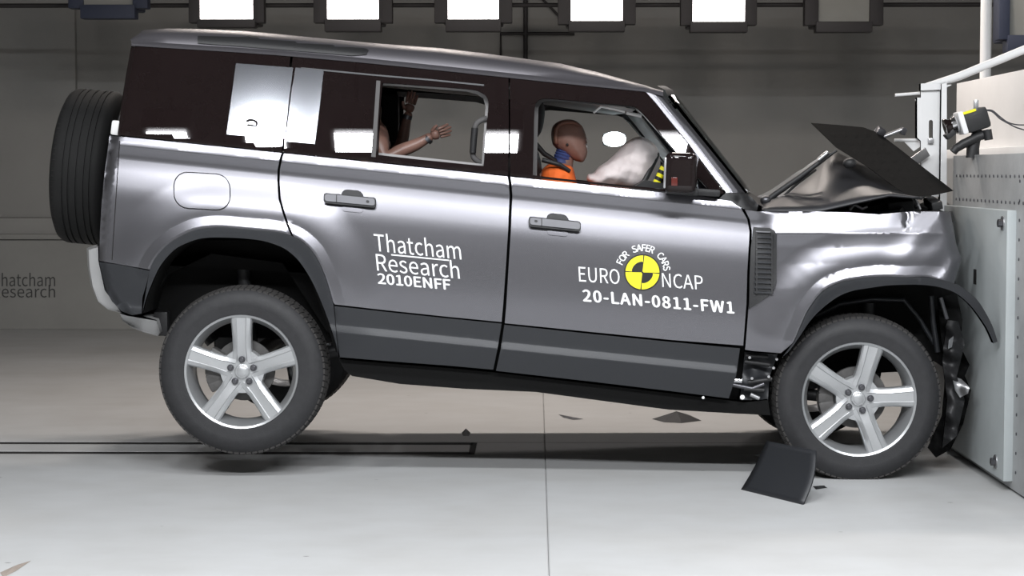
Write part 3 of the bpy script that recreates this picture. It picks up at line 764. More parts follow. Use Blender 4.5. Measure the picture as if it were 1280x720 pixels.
# --- tail: tailgate, bumper
def tailface(name, pix, Ya, material, dx=0.0, bulge=.05):
    pa = [W(x, y, Ya) for x, y in pix]; nj = 11; vs_ = []
    for p in pa:
        for j in range(nj):
            s = j / (nj - 1) * 2 - 1
            vs_.append(Vector((p.x + dx - bulge * (1 - s ** 4), YC + s * (YC - Ya), p.z)))
    return pyd(name, vs_, [(i * nj + j, (i + 1) * nj + j, (i + 1) * nj + j + 1, i * nj + j + 1) for i in range(len(pix) - 1) for j in range(nj - 1)], material, car, smooth=True)
tailface('tailgate', [(142, 168), (136, 200), (129, 250), (126, 300), (125, 330)], .09, 'paint')
tailface('tailgate_glass', [(164, 58), (158, 90), (150, 140), (142, 169)], .2, 'black_gloss', .0, .03)
tailface('tail_cladding', [(125, 328), (133, 362), (152, 390), (170, 396)], .09, 'trim')
bp_ = [(112, 312), (113, 335), (117, 358), (124, 376), (135, 386), (152, 391)]
tb = tailface('rear_bumper', [(124, 308)] + bp_ + [(165, 394)], .13, 'bumper', 0, .09)
tailface('underguard', [(150, 391), (153, 401), (165, 409), (180, 415), (197, 420), (200, 416), (196, 400), (178, 395)], .2, 'bumper', 0, .02)
for s in (1, -1):
    p = W(143, 160, .11)
    yy = .115 if s > 0 else 2 * YC - .115
    o = box('tail_lamp', (p.x + .01, yy, p.z), (.05, .05, .075), 'lens_glint', car, bev=.015, rot=Euler((0, math.radians(8), 0)))

# --- wheels
def wheel(name, cxp, cyp, Yface, R, base, near_side=True, steer=0.0, label=None):
    c = W(cxp, cyp, Yface if near_side else .03)
    s = 1 if near_side else -1
    Yf = Yface
    # local: z axis points outward (towards the camera on the near side)
    mt = Matrix.Translation((c.x, Yf, c.z)) @ Matrix(((1, 0, 0, 0), (0, 0, -s, 0), (0, 1, 0, 0), (0, 0, 0, 1))) @ Matrix.Rotation(steer, 4, 'Y')
    wdt = .25; rr = .275
    bm = bmesh.new()
    prof = [(rr - .012, -.015), (rr, -.004), (rr + .012, .000), (rr + .028, -.001), (rr + .05, .004), (rr + .075, .004), (R - .035, -.006), (R - .015, -.018), (R - .005, -.034), (R, -.05)]
    for a in (-.085, -.098, -.118, -.132, -.152, -.165, -.2): prof += [(R if a in (-.085, -.118, -.152, -.2) else R - .009, a), (R - .009 if a in (-.085, -.118, -.152) else R, a - .002 if a != -.2 else a)]
    prof += [(R - .005, -wdt + .034), (R - .015, -wdt + .018), (R - .06, -wdt), (rr, -wdt + .01), (rr - .012, -wdt + .02)]
    bm_lathe(bm, prof, 72, mt)
    w = finish(bm, name, 'rubber', car, sharp=40)
    # tread blocks on the shoulders
    bm = bmesh.new(); nb = 84
    for k in range(nb):
        a = 2 * PI * k / nb
        for (z0, z1, r1, sk) in ((-.022, -.083, .004, .4), (-.1, -.117, .002, -.3), (-.134, -.151, .002, .3), (-.167, -wdt + .022, .004, -.4)):
            q = []
            for (da, z, r) in ((-.03, z0, R - .016 if z0 == -.022 else R - .004), (.03, z0, R - .016 if z0 == -.022 else R - .004), (.03, z1, R - .004 if z1 != -wdt + .022 else R - .016), (-.03, z1, R - .004 if z1 != -wdt + .022 else R - .016)):
                q.append((a + da + sk * (z - z0) * 1.2, z, r))
            lo = [bm.verts.new(mt @ Vector((r * math.cos(t), r * math.sin(t), z))) for t, z, r in q]
            hi = [bm.verts.new(mt @ Vector(((r + .008 + r1) * math.cos(t), (r + .008 + r1) * math.sin(t), z))) for t, z, r in q]
            bm.faces.new(hi)
            for i in range(4): bm.faces.new((lo[i], lo[(i + 1) % 4], hi[(i + 1) % 4], hi[i]))
    t = finish(bm, 'tread_block', 'tread', w, smooth=False); t['kind'] = 'stuff'
    # rim
    bm = bmesh.new()
    bm_lathe(bm, [(rr - .012, -wdt + .02), (rr - .03, -.17), (rr - .035, -.09), (rr - .026, -.05), (rr - .016, -.022), (rr - .008, -.004), (rr + .002, .002), (rr + .004, -.006)], 72, mt)
    # five spokes: double-edged blades running from hub to rim
    for k in range(5):
        th = math.radians(base + 72 * k)
        prof_s = []
        for (r, hw, z, zs) in ((.045, .052, -.030, -.030), (.085, .050, -.026, -.031), (.12, .0445, -.019, -.026), (.17, .0455, -.013, -.019), (.22, .0480, -.009, -.014), (.279, .0530, -.005, -.009)):
            r *= rr / .285
            row = []
            for (u, zz) in ((-hw, zs - .055), (-hw, zs - .008), (-hw * .86, zs), (-hw * .5, z), (-hw * .42, z - .003), (0, z - .004), (hw * .42, z - .003), (hw * .5, z), (hw * .86, zs), (hw, zs - .008), (hw, zs - .055)):
                x, y = r * math.cos(th) - u * math.sin(th), r * math.sin(th) + u * math.cos(th)
                row.append(bm.verts.new(mt @ Vector((x, y, zz))))
            prof_s.append(row)
        for A, B in zip(prof_s, prof_s[1:]):
            for j in range(10): bm.faces.new((A[j], A[j + 1], B[j + 1], B[j]))
        # fillet webs between neighbouring spokes near the hub
        a0 = th; a1 = th + math.radians(72)
        web = []
        for i in range(9):
            t_ = i / 8; a = a0 + (a1 - a0) * t_
            rr_ = .106 + .036 * (abs(2 * t_ - 1) ** 3)
            web.append((bm.verts.new(mt @ Vector((.03 * math.cos(a), .03 * math.sin(a), -.031))), bm.verts.new(mt @ Vector((rr_ * math.cos(a), rr_ * math.sin(a), -.033))), bm.verts.new(mt @ Vector(((rr_ + .004) * math.cos(a), (rr_ + .004) * math.sin(a), -.085)))))
        for A, B in zip(web, web[1:]):
            bm.faces.new((A[0], A[1], B[1], B[0])); bm.faces.new((A[1], A[2], B[2], B[1]))
    bm_lathe(bm, [(.0005, -.018), (.03, -.018), (.036, -.022), (.038, -.04)], 24, mt)
    rim = finish(bm, 'rim', 'alloy', w, sharp=32)
    for k in range(5):
        th = math.radians(base + 72 * k)
        m2 = mt @ Matrix.Translation((.0585 * math.cos(th), .0585 * math.sin(th), 0))
        bm = bmesh.new(); bm_lathe(bm, [(.0165, -.034), (.0165, -.021), (.0145, -.0185), (.012, -.0185), (.0115, -.014), (.009, -.012), (.0002, -.012)], 12, m2)
        finish(bm, 'lug_nut', 'nut', w, sharp=30)
    bm = bmesh.new(); bm_lathe(bm, [(.0002, -.0145), (.022, -.0148), (.026, -.017), (.028, -.022)], 24, mt); finish(bm, 'hub_cap', 'alloy', w)
    bm = bmesh.new(); bm_disc(bm, .15, -.125, -.100, 48, mt); bm_lathe(bm, [(.09, -.1), (.085, -.075), (.0002, -.07)], 32, mt); finish(bm, 'brake_disc', 'disc', w)
    bm = bmesh.new()
    for a in (150, 165, 180, 195, 208):
        t_ = math.radians(a); m3 = mt @ Matrix.Translation((.15 * math.cos(t_), .15 * math.sin(t_), -.105)) @ Matrix.Rotation(t_, 4, 'Z')
        vs_ = bm_box(bm, (0, 0, 0), (.075, .05, .085), .01); bmesh.ops.transform(bm, matrix=m3, verts=vs_)
    finish(bm, 'brake_caliper', 'disc', w)
    return w
Rt = .408
W_R = wheel('rear_wheel', 301.5, 465, .03, Rt, 90)
W_F = wheel('front_wheel', 1074, 499.5, .03, Rt - .005, 3)
wheel('rear_wheel', 301.5, 462, 2 * YC - .03, Rt, 66, False)
wheel('front_wheel', 1074, 499.5, 2 * YC - .03, Rt - .005, 20, False)
# spare wheel on the tailgate
c = W(123, 206, YC)
mt = Matrix.Translation((c.x - .17, YC, c.z)) @ Matrix.Rotation(math.radians(5.5), 4, 'Y') @ Matrix(((0, 0, -1, 0), (1, 0, 0, 0), (0, 1, 0, 0), (0, 0, 0, 1)))
bm = bmesh.new(); R = .41
prof = [(.25, -.02), (.30, .0), (R - .05, .0), (R - .02, -.014), (R - .006, -.032), (R, -.05)]
for a in (-.075, -.105, -.145, -.185, -.215): prof += [(R, a), (R - .008, a - .001), (R - .008, a - .009), (R, a - .01)]
prof += [(R, -.24), (R - .006, -.25), (R - .02, -.268), (R - .06, -.28), (.28, -.28)]
bm_lathe(bm, prof, 72, mt)
sp = finish(bm, 'spare_wheel', 'spare', car, sharp=40)
bm = bmesh.new(); bm_lathe(bm, [(.25, -.02), (.22, -.06), (.1, -.05), (.0005, -.045)], 32, mt); finish(bm, 'rim', 'alloy', sp)
bm = bmesh.new()
for k in range(90):
    a = 2 * PI * k / 90
    q = []
    for da, z, r in ((-.006, -.02, R - .008), (.006, -.02, R - .008), (.006, -.072, R + .0015), (-.006, -.072, R + .0015)): q.append(bm.verts.new(mt @ Vector((r * math.cos(a + da), r * math.sin(a + da), z))))
    bm.faces.new(q)
t = finish(bm, 'tread_groove', 'gap', sp, smooth=False); t['kind'] = 'stuff'
bm = bmesh.new(); bm_disc(bm, .16, -.30, -.2, 24, mt); finish(bm, 'carrier', 'black', sp)

# --- inner structure: dark liners and underbody
def backing(name, pix, Y, material='liner', thick=.02):
    f = lambda V: np.full(len(V), float(Y))
    o = panel(name, pix, f, material, car, thick=thick, step=40); mirror(o); return o
backing('inner_side', [(150, belt(150) + 8), (600, belt(600) + 8), (905, 255), (930, 300), (960, 512), (900, 510), (640, 482), (440, 462), (420, 440), (400, 380), (380, 330), (340, 300), (250, 296), (215, 312), (190, 350), (178, 388), (150, 380), (132, 330)], .16)
backing('arch_liner', [(170, 392), (178, 300), (420, 300), (440, 462), (415, 425), (205, 420)], .42)
backing('arch_liner', [(940, 300), (1185, 275), (1200, 400), (1196, 470), (1120, 420), (1020, 420), (960, 505)], .42)
def arch_tunnel(pts, Ya, Yb):
    a = [W(x, y, Ya) for x, y in pts]; n = len(a)
    vs_ = a + [Vector((p.x, Yb, p.z)) for p in a]
    o = pyd('arch_tunnel', vs_, [(i, i + 1, n + i + 1, n + i) for i in range(n - 1)], 'liner', car, smooth=True)
    mirror(o)
arch_tunnel([(p[0], p[1] + 1) for p in ARCH_RI], .03, .44)
arch_tunnel([(p[0], p[1] + 1) for p in ARCH_FI] + [(1190, 362)], .03, .44)
bm = bmesh.new()
def pixbox(bm, x0, y0, x1, y1, Ya, Yb, Yp=.2):
    a, b_ = W(x0, y0, Yp), W(x1, y1, Yp)
    bm_box(bm, ((a.x + b_.x) / 2, (Ya + Yb) / 2, (a.z + b_.z) / 2), (abs(b_.x - a.x), Yb - Ya, abs(a.z - b_.z)), .02)
def slabpoly(name, pix, Ya, Yb, material):
    a = [W(x, y, .2) for x, y in pix]; n = len(a)
    vs_ = [Vector((p.x, Ya, p.z)) for p in a] + [Vector((p.x, Yb, p.z)) for p in a]
    fc = [tuple(range(n)), tuple(reversed(range(n, 2 * n)))] + [(i, n + i, n + (i + 1) % n, (i + 1) % n) for i in range(n)]
    o = pyd(name, vs_, fc, material, car); return o
slabpoly('floor_pan', [(420, 428), (640, 452), (930, 480), (960, 516), (835, 508), (800, 497), (670, 486), (500, 478), (436, 466)], .17, 2 * YC - .17, 'liner')
slabpoly('load_floor', [(150, 330), (420, 345), (425, 430), (405, 415), (350, 330), (260, 318), (205, 345), (180, 385), (150, 380)], .3, 2 * YC - .3, 'liner')
tube('rear_axle', [W(301, 455, .3), Vector((W(301, 455, .3).x, 2 * YC - .3, W(301, 455, .3).z))], .045, 'black', car)
tube('front_axle', [W(1074, 495, .3), Vector((W(1074, 495, .3).x, 2 * YC - .3, W(1074, 495, .3).z))], .045, 'black', car)
for px0, py0, px1, py1 in ((330, 455, 430, 440), (1040, 500, 950, 490)):
    for Yq in (.45, 2 * YC - .45): tube('suspension_arm', [Vector((W(px0, py0, .3).x, Yq, W(px0, py0, .3).z)), Vector((W(px1, py1, .3).x, Yq, W(px1, py1, .3).z))], .03, 'black', car)
for px0, py0, px1, py1 in ((310, 430, 300, 330), (1085, 470, 1090, 380), (240, 400, 262, 430)):
    for Yq in (.4, 2 * YC - .4): tube('damper', [Vector((W(px0, py0, .3).x, Yq, W(px0, py0, .3).z)), Vector((W(px1, py1, .3).x, Yq, W(px1, py1, .3).z))], .035, 'black', car)
# hanging fittings behind the rear guard and ahead of the rear arch
box('tow_bracket', W(203, 404, .35), (.07, .1, .12), 'black', car, bev=.01)
box('sill_clip', W(489, 462, .10), (.09, .01, .012), 'handle', car, bev=.002)
tube('bolt_head', [W(879, 497, .04), W(879, 497, .02)], .007, 'white', car)
tube('bolt_head', [W(928, 496.5, .05), W(928, 496.5, .02)], .012, 'white', car)

# --- door mirror
mc = W(852, 216, -.10)
bm = bmesh.new(); bm_box(bm, (mc.x, mc.y, mc.z), (.148, .2, .19), .035, Euler((0, math.radians(2), math.radians(-8))), 4)
mir = finish(bm, 'door_mirror', 'black_gloss', car)
box('mirror_glass', (mc.x - .073, mc.y, mc.z), (.012, .16, .145), 'steel', mir, bev=.02, rot=Euler((0, math.radians(2), math.radians(-8))))
box('mirror_foot', W(852, 240, -.01), (.15, .12, .028), 'black', mir, bev=.01, rot=Euler((0, math.radians(4), 0)))
box('mirror_arm', W(882, 240.5, .03), (.14, .05, .035), 'black', mir, bev=.012, rot=Euler((0, math.radians(4), 0)))
box('mirror_repeater', W(843, 227, -.203), (.03, .006, .04), 'red_lens', mir, bev=.01)
mcf = Vector((mc.x, 2 * YC - mc.y, mc.z))
bm = bmesh.new(); bm_box(bm, mcf, (.148, .2, .19), .035, Euler((0, 0, math.radians(8))), 4); mf = finish(bm, 'door_mirror', 'black_gloss', car)
box('mirror_foot', mcf + Vector((0, -.1, -.09)), (.12, .12, .03), 'black', mf, bev=.01)

# --- cabin
slabpoly('headliner', [(185, 64), (420, 81), (640, 103), (800, 124), (806, 130), (780, 133), (640, 111), (420, 90), (185, 76)], .26, 2 * YC - .26, 'cabin')
slabpoly('dashboard', [(790, 236), (806, 225), (905, 243), (925, 268), (900, 300), (800, 285)], .2, 2 * YC - .2, 'black')
def seat(pix_back, pix_cush, pix_head, Ya, Yb, nm='front_seat'):
    mid = (Ya + Yb) / 2
    s = inflate(nm, pix_back, mid, (Yb - Ya) / 2, 'seat', car, step=9, power=.25)
    inflate('seat_cushion', pix_cush, mid, (Yb - Ya) / 2, 'seat', s, step=9, power=.25)
    inflate('head_restraint', pix_head, mid, .13, 'seat', s, step=4, power=.3)
    return s
HEAD = catmull([(655, 128), (668, 124), (677, 126), (681, 136), (680, 152), (676, 166), (668, 174), (654, 172), (650, 150), (655, 128)], 2)[:-1]
BACK = catmull([(640, 180), (665, 178), (676, 200), (680, 240), (684, 290), (676, 330), (640, 335), (628, 280), (632, 220), (640, 180)], 2)[:-1]
CUSH = catmull([(640, 300), (720, 300), (790, 312), (800, 330), (780, 350), (700, 350), (640, 345), (630, 320), (640, 300)], 2)[:-1]
seat(BACK, CUSH, HEAD, .34, .86); seat(BACK, CUSH, HEAD, 2 * YC - .86, 2 * YC - .34)
RB = catmull([(392, 168), (440, 165), (455, 180), (462, 230), (468, 290), (455, 320), (420, 320), (402, 250), (392, 168)], 2)[:-1]
RC = catmull([(420, 285), (520, 285), (560, 298), (565, 320), (540, 335), (440, 330), (420, 310), (420, 285)], 2)[:-1]
RH = catmull([(410, 112), (445, 110), (458, 118), (460, 145), (450, 160), (415, 160), (405, 140), (410, 112)], 2)[:-1]
seat(RB, RC, RH, .3, 2 * YC - .3, 'rear_bench')
# grab handle on the centre pillar
gh = [W(x, y, .20) for x, y in catmull([(609, 148), (600, 151), (594, 158), (592, 175), (591, 192), (594, 199), (602, 204), (609, 206)], 3)]
tube('grab_handle', gh, .014, 'door_in', car, n=10)
tube('grab_handle_grip', [W(x, y, .185) for x, y in ((593.5, 160), (592, 176), (591, 191))], .017, 'black', car, n=10)
tube('seat_belt', [W(668, 178, .5), W(680, 192, .52), W(693, 200, .53), (W(700, 232, .55))], .014, 'black', car)
# dark far pillar block behind the rear dummy
box('far_belt_pillar', W(488, 148, 1.72), (.1, .05, .27), 'seat', car, bev=.02)
# sun visor, light strip and header fittings
box('sun_visor', W(765, 134, .5), (.2, .34, .018), 'cabin', car, bev=.006, rot=Euler((0, math.radians(14), 0)))
tube('visor_edge', [W(742, 141, .34), W(751, 133.5, .34), W(768, 136.5, .34), W(781, 140, .34)], .006, 'white', car)
tube('visor_edge', [W(783, 141, .36), W(802, 145, .36)], .009, 'white', car)
# steering wheel (hidden behind the airbag), airbag
sc_ = W(800, 232, .6)
bm = bmesh.new()
mt = Matrix.Translation(sc_) @ Matrix.Rotation(math.radians(-62), 4, 'Y')
bm_lathe(bm, [(.18 + .014 * math.cos(t * PI / 5), .014 * math.sin(t * PI / 5)) for t in range(10)], 36, mt, close=True)
bm_disc(bm, .06, -.03, .03, 20, mt)
sw = finish(bm, 'steering_wheel', 'black', car)
AB = catmull([(733, 224), (735, 218), (742, 216), (749, 208), (758, 202), (766, 195), (774, 187), (783, 178), (793, 172), (803, 171), (814, 177), (822, 186), (825, 198), (825, 210), (821, 222), (815, 236), (798, 241), (770, 238), (745, 236), (733, 224)], 3)[:-1]
inflate('airbag', AB, .6, .2, 'airbag', car, step=3, wr=.0035, power=.45)
# yellow and black marker strip on the dashboard
ms = W(816, 238, .36); me_ = W(832, 205, .36)
for k in range(8):
    a = ms.lerp(me_, k / 8); b_ = ms.lerp(me_, (k + 1) / 8)
    tube('marker_strip', [a, b_], .019, 'yellow' if k % 2 == 0 else 'black_decal', car, n=8)
# small flash lamp fixed in the cabin behind the far side glass
fl = W(768, 174, 1.55)
fb = box('flash_lamp', fl + Vector((0, .035, 0)), (.13, .05, .075), 'cabin', car, bev=.02)
bm = bmesh.new(); bm_lathe(bm, [(.0005, .006), (.03, .004), (.042, -.004)], 28, Matrix.Translation(fl) @ Matrix.Scale(1.55, 4, (1, 0, 0)) @ Matrix.Rotation(PI / 2, 4, 'X'))
finish(bm, 'flash_lens', 'flash', fb)

# --- buckled bonnet and engine bay
def hood_line(s):                        # s 0..1 across from the near wing edge to the centre line
    nearp = [(952, 262), (985, 263), (1021, 264), (1065, 254), (1112, 243), (1150, 246)]
    peak = [(955, 244), (1000, 216), (1045, 190), (1075, 200), (1110, 222), (1165, 244)]
    return nearp, peak
nr, pk = hood_line(0)
rows = []
NJ = 14; NI = 26
def lerp_line(L, t):
    d = np.linspace(0, 1, len(L)); A = np.array(L, float)
    return np.interp(t, d, A[:, 0]), np.interp(t, d, A[:, 1])
for i in range(NI):
    t = i / (NI - 1)
    a = W(*lerp_line(nr, t), .16); b_ = W(*lerp_line(pk, t), YC)
    row = []
    for j in range(NJ):
        s = j / (NJ - 1)
        e = 1 - (1 - s) ** 1.6
        p = Vector((a.x + (b_.x - a.x) * s, a.y + (YC - a.y) * s, a.z + (b_.z - a.z) * e))
        p.z += (.012 * math.sin(t * 11 + s * 5) + .004 * math.sin(t * 23 - s * 9)) * (s > 0) * min(1, s * 4)
        row.append(p)
    row += [Vector((p.x, 2 * YC - p.y, p.z - .05 * (1 - p.y / YC))) for p in reversed(row[:-1])]
    rows.append(row)
nv = len(rows[0])
hood = pyd('bonnet', [p for r in rows for p in r], [(i * nv + j, (i + 1) * nv + j, (i + 1) * nv + j + 1, i * nv + j + 1) for i in range(NI - 1) for j in range(nv - 1)], 'dark_gloss', car, smooth=True)
sm = hood.modifiers.new('thickness', 'SOLIDIFY'); sm.thickness = .012
# black tread-plate half standing up at the fold
K = [(1014, 153.6, .62), (1046, 156, .95), (1079, 159, 1.02), (1098, 166, 1.03), (1122, 184, .98), (1145, 202, .9), (1192, 238.5, .6), (1171, 243.5, .42), (1140, 247, .33), (1119, 234, .33), (1084, 208, .38), (1046, 184.5, .48)]
kp = np.array([(k[0], k[1]) for k in K], float); ky = np.array([k[2] for k in K])
def ykite(V):
    A = np.c_[kp, np.ones(len(kp)), kp[:, 0] * kp[:, 1]]; A2 = np.c_[V, np.ones(len(V)), V[:, 0] * V[:, 1]]
    s = np.array([1100, 200, 1, 1100 * 200]); co, *_ = np.linalg.lstsq(A / s, ky, rcond=None)
    return (A2 / s) @ co
kite = panel('bonnet_tread_plate', [tuple(p) for p in kp], ykite, 'tread_plate', car, step=5, thick=.02, back=True)
bm = bmesh.new()
for ix in range(13):
    for iy in range(9):
        u = np.array([[1022 + ix * 13.5 + (iy % 2) * 6.5, 158 + iy * 10.5]])
        if inside(u, [tuple(p) for p in kp])[0] and segdist(u, kp, True)[0] > 5:
            q = u + np.array([[-5, -1], [0, -4.2], [5, 1], [0, 4.2]]); p3 = Wn(q, ykite(q) - .002); c3 = Wn(u, ykite(u) - .006)[0]
            vs_ = [bm.verts.new(p) for p in p3]; c_ = bm.verts.new(c3)
            for i in range(4): bm.faces.new((vs_[i], vs_[(i + 1) % 4], c_))
st = finish(bm, 'tread_stud', 'tread_plate', kite, smooth=False); st['kind'] = 'stuff'
# wiper arms / struts
tube('wiper_arm', [W(952, 257, .42), W(966, 245, .42), W(1000, 221, .42), W(1024, 203, .42), W(1046, 188, .42)], [.012, .016, .014, .012, .006], 'black', car)
tube('wiper_arm', [W(975, 249, .44), W(998, 228, .44), W(1020, 212, .44)], [.005, .008, .006], 'black', car)
tube('wiper_tip', [W(1023, 200, .40), W(1035, 190, .40)], .011, 'chrome', car)
for (x, y, r, m_) in ((957, 250, .028, 'nut'), (967, 255, .022, 'chrome'), (975, 256, .03, 'black'), (1062, 204, .035, 'black')):
    bm = bmesh.new(); bmesh.ops.create_icosphere(bm, subdivisions=2, radius=r, matrix=Matrix.Translation(W(x, y, .36)) @ Matrix.Diagonal((1, 1, .8, 1)))
    finish(bm, 'wiper_pivot', m_, car)
bm = bmesh.new(); rnd = random.Random(3)
for k in range(46):
    x = rnd.uniform(1030, 1185); y = rnd.uniform(252, 275); Yq = rnd.uniform(.35, 1.6)
    bm_box(bm, W(x, y, Yq), (rnd.uniform(.03, .14), rnd.uniform(.05, .2), rnd.uniform(.02, .07)), .006, Euler((rnd.uniform(-.5, .5), rnd.uniform(-.5, .5), rnd.uniform(-.8, .8))))
eb = finish(bm, 'engine_debris', 'black', car); eb['kind'] = 'stuff'
slabpoly('engine_block', [(960, 275), (1060, 262), (1160, 256), (1190, 300), (1185, 400), (1180, 470), (960, 480)], .48, 2 * YC - .48, 'liner')
tube('hose', [W(1150, 262, .3), W(1146, 252, .3), W(1141, 247, .3), W(1146, 258, .28)], .008, 'steel', car)
tube('hose', [W(1062, 262, .3), W(1068, 256, .3), W(1078, 261, .3), W(1084, 258, .3)], .008, 'steel', car)
tube('hose', [W(1058, 243, .32), W(1064, 262, .32)], .006, 'brown', car)
# broken fittings standing up beyond the tread plate
tube('broken_rod', [W(1102, 172, 1.1), W(1120, 165, 1.1), W(1129, 161.5, 1.1)], .012, 'steel', car)
box('broken_joint', W(1100, 165, 1.06), (.05, .05, .05), 'nut', car, bev=.012, rot=Euler((.4, .5, .3)))
box('broken_joint', W(1129, 164, 1.1), (.03, .03, .04), 'nut', car, bev=.008, rot=Euler((.2, .3, .3)))
box('broken_shield', W(1150, 196, 1.1), (.1, .01, .055), 'steel', car, bev=.003, rot=Euler((.3, math.radians(-35), .1)))
# crumpled nose under the wing: folded dark sheets, brackets
def crumple(name, pix, Y, amp, material, seed, step=6):
    rr_ = random.Random(seed); ph = [rr_.uniform(0, 6) for _ in range(6)]
    f = lambda V: Y + amp * (np.sin(V[:, 0] * .21 + ph[0]) + np.sin(V[:, 1] * .17 + ph[1]) + .8 * np.sin(V[:, 0] * .11 - V[:, 1] * .23 + ph[2])) 
    o = panel(name, pix, f, material, car, step=step, thick=.012, back=True); return o
crumple('crushed_bumper', [(1172, 372), (1196, 366), (1203, 400), (1200, 432), (1212, 456), (1206, 470), (1214, 488), (1204, 530), (1188, 562), (1170, 572), (1160, 560), (1178, 520), (1182, 470), (1176, 420)], .32, .025, 'liner', 1)
crumple('crushed_bumper', [(1184, 400), (1198, 402), (1206, 430), (1196, 470), (1206, 500), (1196, 545), (1178, 560), (1184, 500), (1178, 450)], .2, .02, 'black', 2, 5)
crumple('torn_bracket', [(1190, 470), (1202, 474), (1212, 484), (1210, 492), (1200, 497), (1194, 488)], .16, .012, 'steel', 3, 3)
crumple('torn_bracket', [(1186, 425), (1192, 420), (1190, 434), (1185, 436)], .15, .01, 'steel', 4, 3)
tube('arch_brace', [W(1020, 395, .33), W(1050, 380, .33), W(1090, 374, .33), (W(1130, 375, .33)), W(1150, 400, .33), W(1168, 430, .33)], .012, 'trim', car)
tube('arch_brace', [W(1164, 370, .3), W(1166, 400, .3), W(1172, 440, .3)], .014, 'trim', car)
tube('arch_brace', [W(1176, 372, .28), W(1184, 400, .28), W(1186, 430, .28)], .01, 'handle', car)
# torn sill end ahead of the front door
crumple('torn_sill_end', [(931, 440), (972, 443), (968, 455), (962, 470), (960, 500), (925, 500), (928, 470)], .10, .008, 'trim', 8, 5)
for pts, m_ in (([(932, 444), (960, 446)], 'black'), ([(931, 452), (962, 456)], 'black'), ([(915, 475), (927, 476)], 'chrome'), ([(916, 481), (940, 486), (955, 480)], 'nut'), ([(935, 478), (965, 474)], 'black'), ([(930, 486), (955, 488)], 'black'), ([(938, 493), (949, 498)], 'steel')):
    tube('torn_bracket', [W(x, y, .06) for x, y in pts], .011 if m_ != 'chrome' else .014, m_, car)
for x, y in ((937, 447), (971, 449), (940, 473), (961, 471), (967, 460)):
    tube('bolt_head', [W(x, y, .05), W(x, y, .035)], .007, 'steel', car)

# ------------------------------------------------------------------ test dummies
def skin(name, chains, material, parent, sub=2):
    verts, edges, rad, roots = [], [], [], []
    for ch, at in chains:                # ch: [(point, radius)], at: index to attach or None
        prev = at
        for p, r in ch:
            verts.append(Vector(p)); rad.append(r); i = len(verts) - 1
            if prev is not None: edges.append((prev, i))
            else: roots.append(i)
            prev = i
    me = bpy.data.meshes.new(name); me.from_pydata(verts, edges, [])
    o = link(name, me, material, parent)
    o.modifiers.new('skin', 'SKIN')
    sv = me.skin_vertices[0].data if me.skin_vertices else None
    if sv is None:
        me.attributes.new('skin', 'FLOAT', 'POINT')
    for i, r in enumerate(rad): sv[i].radius = (r, r); sv[i].use_root = i in roots
    o.modifiers['skin'].use_smooth_shade = True
    s = o.modifiers.new('sub', 'SUBSURF'); s.levels = s.render_levels = sub
    return o
# driver
yd = .6
drv = empty('crash_test_dummy', W(680, 300, yd))
tag(drv, 'brown-headed crash test dummy in an orange shirt and blue neck shroud at the wheel', 'dummy')
def Q(x, y, Y=yd): return W(x, y, Y)
skin('body', [([(Q(664, 300), .13), (Q(672, 275), .14), (Q(684, 245), .14), (Q(696, 224), .07), (Q(706, 204), .04), (Q(711, 190), .045)], None),
              ([(Q(690, 232, yd - .16), .045), (Q(716, 268, yd - .2), .045), (Q(752, 262, yd - .14), .037), (Q(782, 240, yd - .1), .032), (Q(794, 234, yd - .1), .028)], 3),
              ([(Q(690, 232, yd + .16), .045), (Q(716, 268, yd + .2), .045), (Q(752, 262, yd + .14), .037), (Q(782, 240, yd + .1), .032), (Q(794, 234, yd + .1), .028)], 3),
              ([(Q(690, 298, yd - .1), .09), (Q(775, 290, yd - .11), .07), (Q(815, 345, yd - .11), .05), (Q(850, 392, yd - .11), .04), (Q(880, 392, yd - .11), .03)], 0),
              ([(Q(690, 298, yd + .1), .09), (Q(775, 290, yd + .11), .07), (Q(815, 345, yd + .11), .05), (Q(850, 392, yd + .11), .04), (Q(880, 392, yd + .11), .03)], 0)], 'brown', drv)
HP = catmull([(691, 181), (689, 172), (690, 160), (696, 153), (706, 149.5), (718, 150.5), (727, 157), (731.5, 166), (733.5, 173), (734.5, 177), (733, 181), (734.5, 186), (734, 192), (731.5, 199), (727.5, 202.8), (719, 201), (711, 196), (703, 190), (697, 187), (691, 181)], 3)[:-1]
hd = inflate('head', HP, yd, .085, 'brown', drv, step=2.2, power=.42)
inflate('skull_cap', catmull([(690, 171), (691, 160), (697, 153), (706, 149.3), (718, 150.3), (726, 156), (729, 161), (718, 157.5), (708, 157), (701, 160), (699.5, 170), (699, 181), (692, 181.5), (690, 171)], 3)[:-1], yd, .087, mat('dummy_brown_dark', (.17, .08, .055), .38, var=.06), hd, step=2.0, power=.3)
for s in (-1, 1):
    bm = bmesh.new(); bmesh.ops.create_icosphere(bm, subdivisions=2, radius=.007, matrix=Matrix.Translation(Q(709, 181, yd + s * .083))); finish(bm, 'ear_socket', 'black', hd)
    for (x, y, r) in ((731, 175, .007), (733, 181, .005), (732, 190, .004)):
        bm = bmesh.new(); bmesh.ops.create_icosphere(bm, subdivisions=1, radius=r, matrix=Matrix.Translation(Q(x, y, yd + s * .03))); finish(bm, 'face_target', 'chrome', hd)
nk = [Q(707, 184), Q(706, 190), Q(704, 197), Q(701, 206)]
tube('neck_shroud', catmull([tuple(p) for p in nk], 4), [.048, .043, .046, .042, .048, .043, .048, .044, .05, .045, .052, .05, .058], 'blue', drv, n=20)
SH = catmull([(676, 214), (684, 206), (695, 203), (706, 205), (715, 208), (719, 220), (722, 240), (722, 300), (650, 300), (664, 260), (672, 234), (676, 214)], 3)[:-1]
inflate('shirt', SH, yd, .22, 'orange', drv, step=3, wr=.003, power=.2)
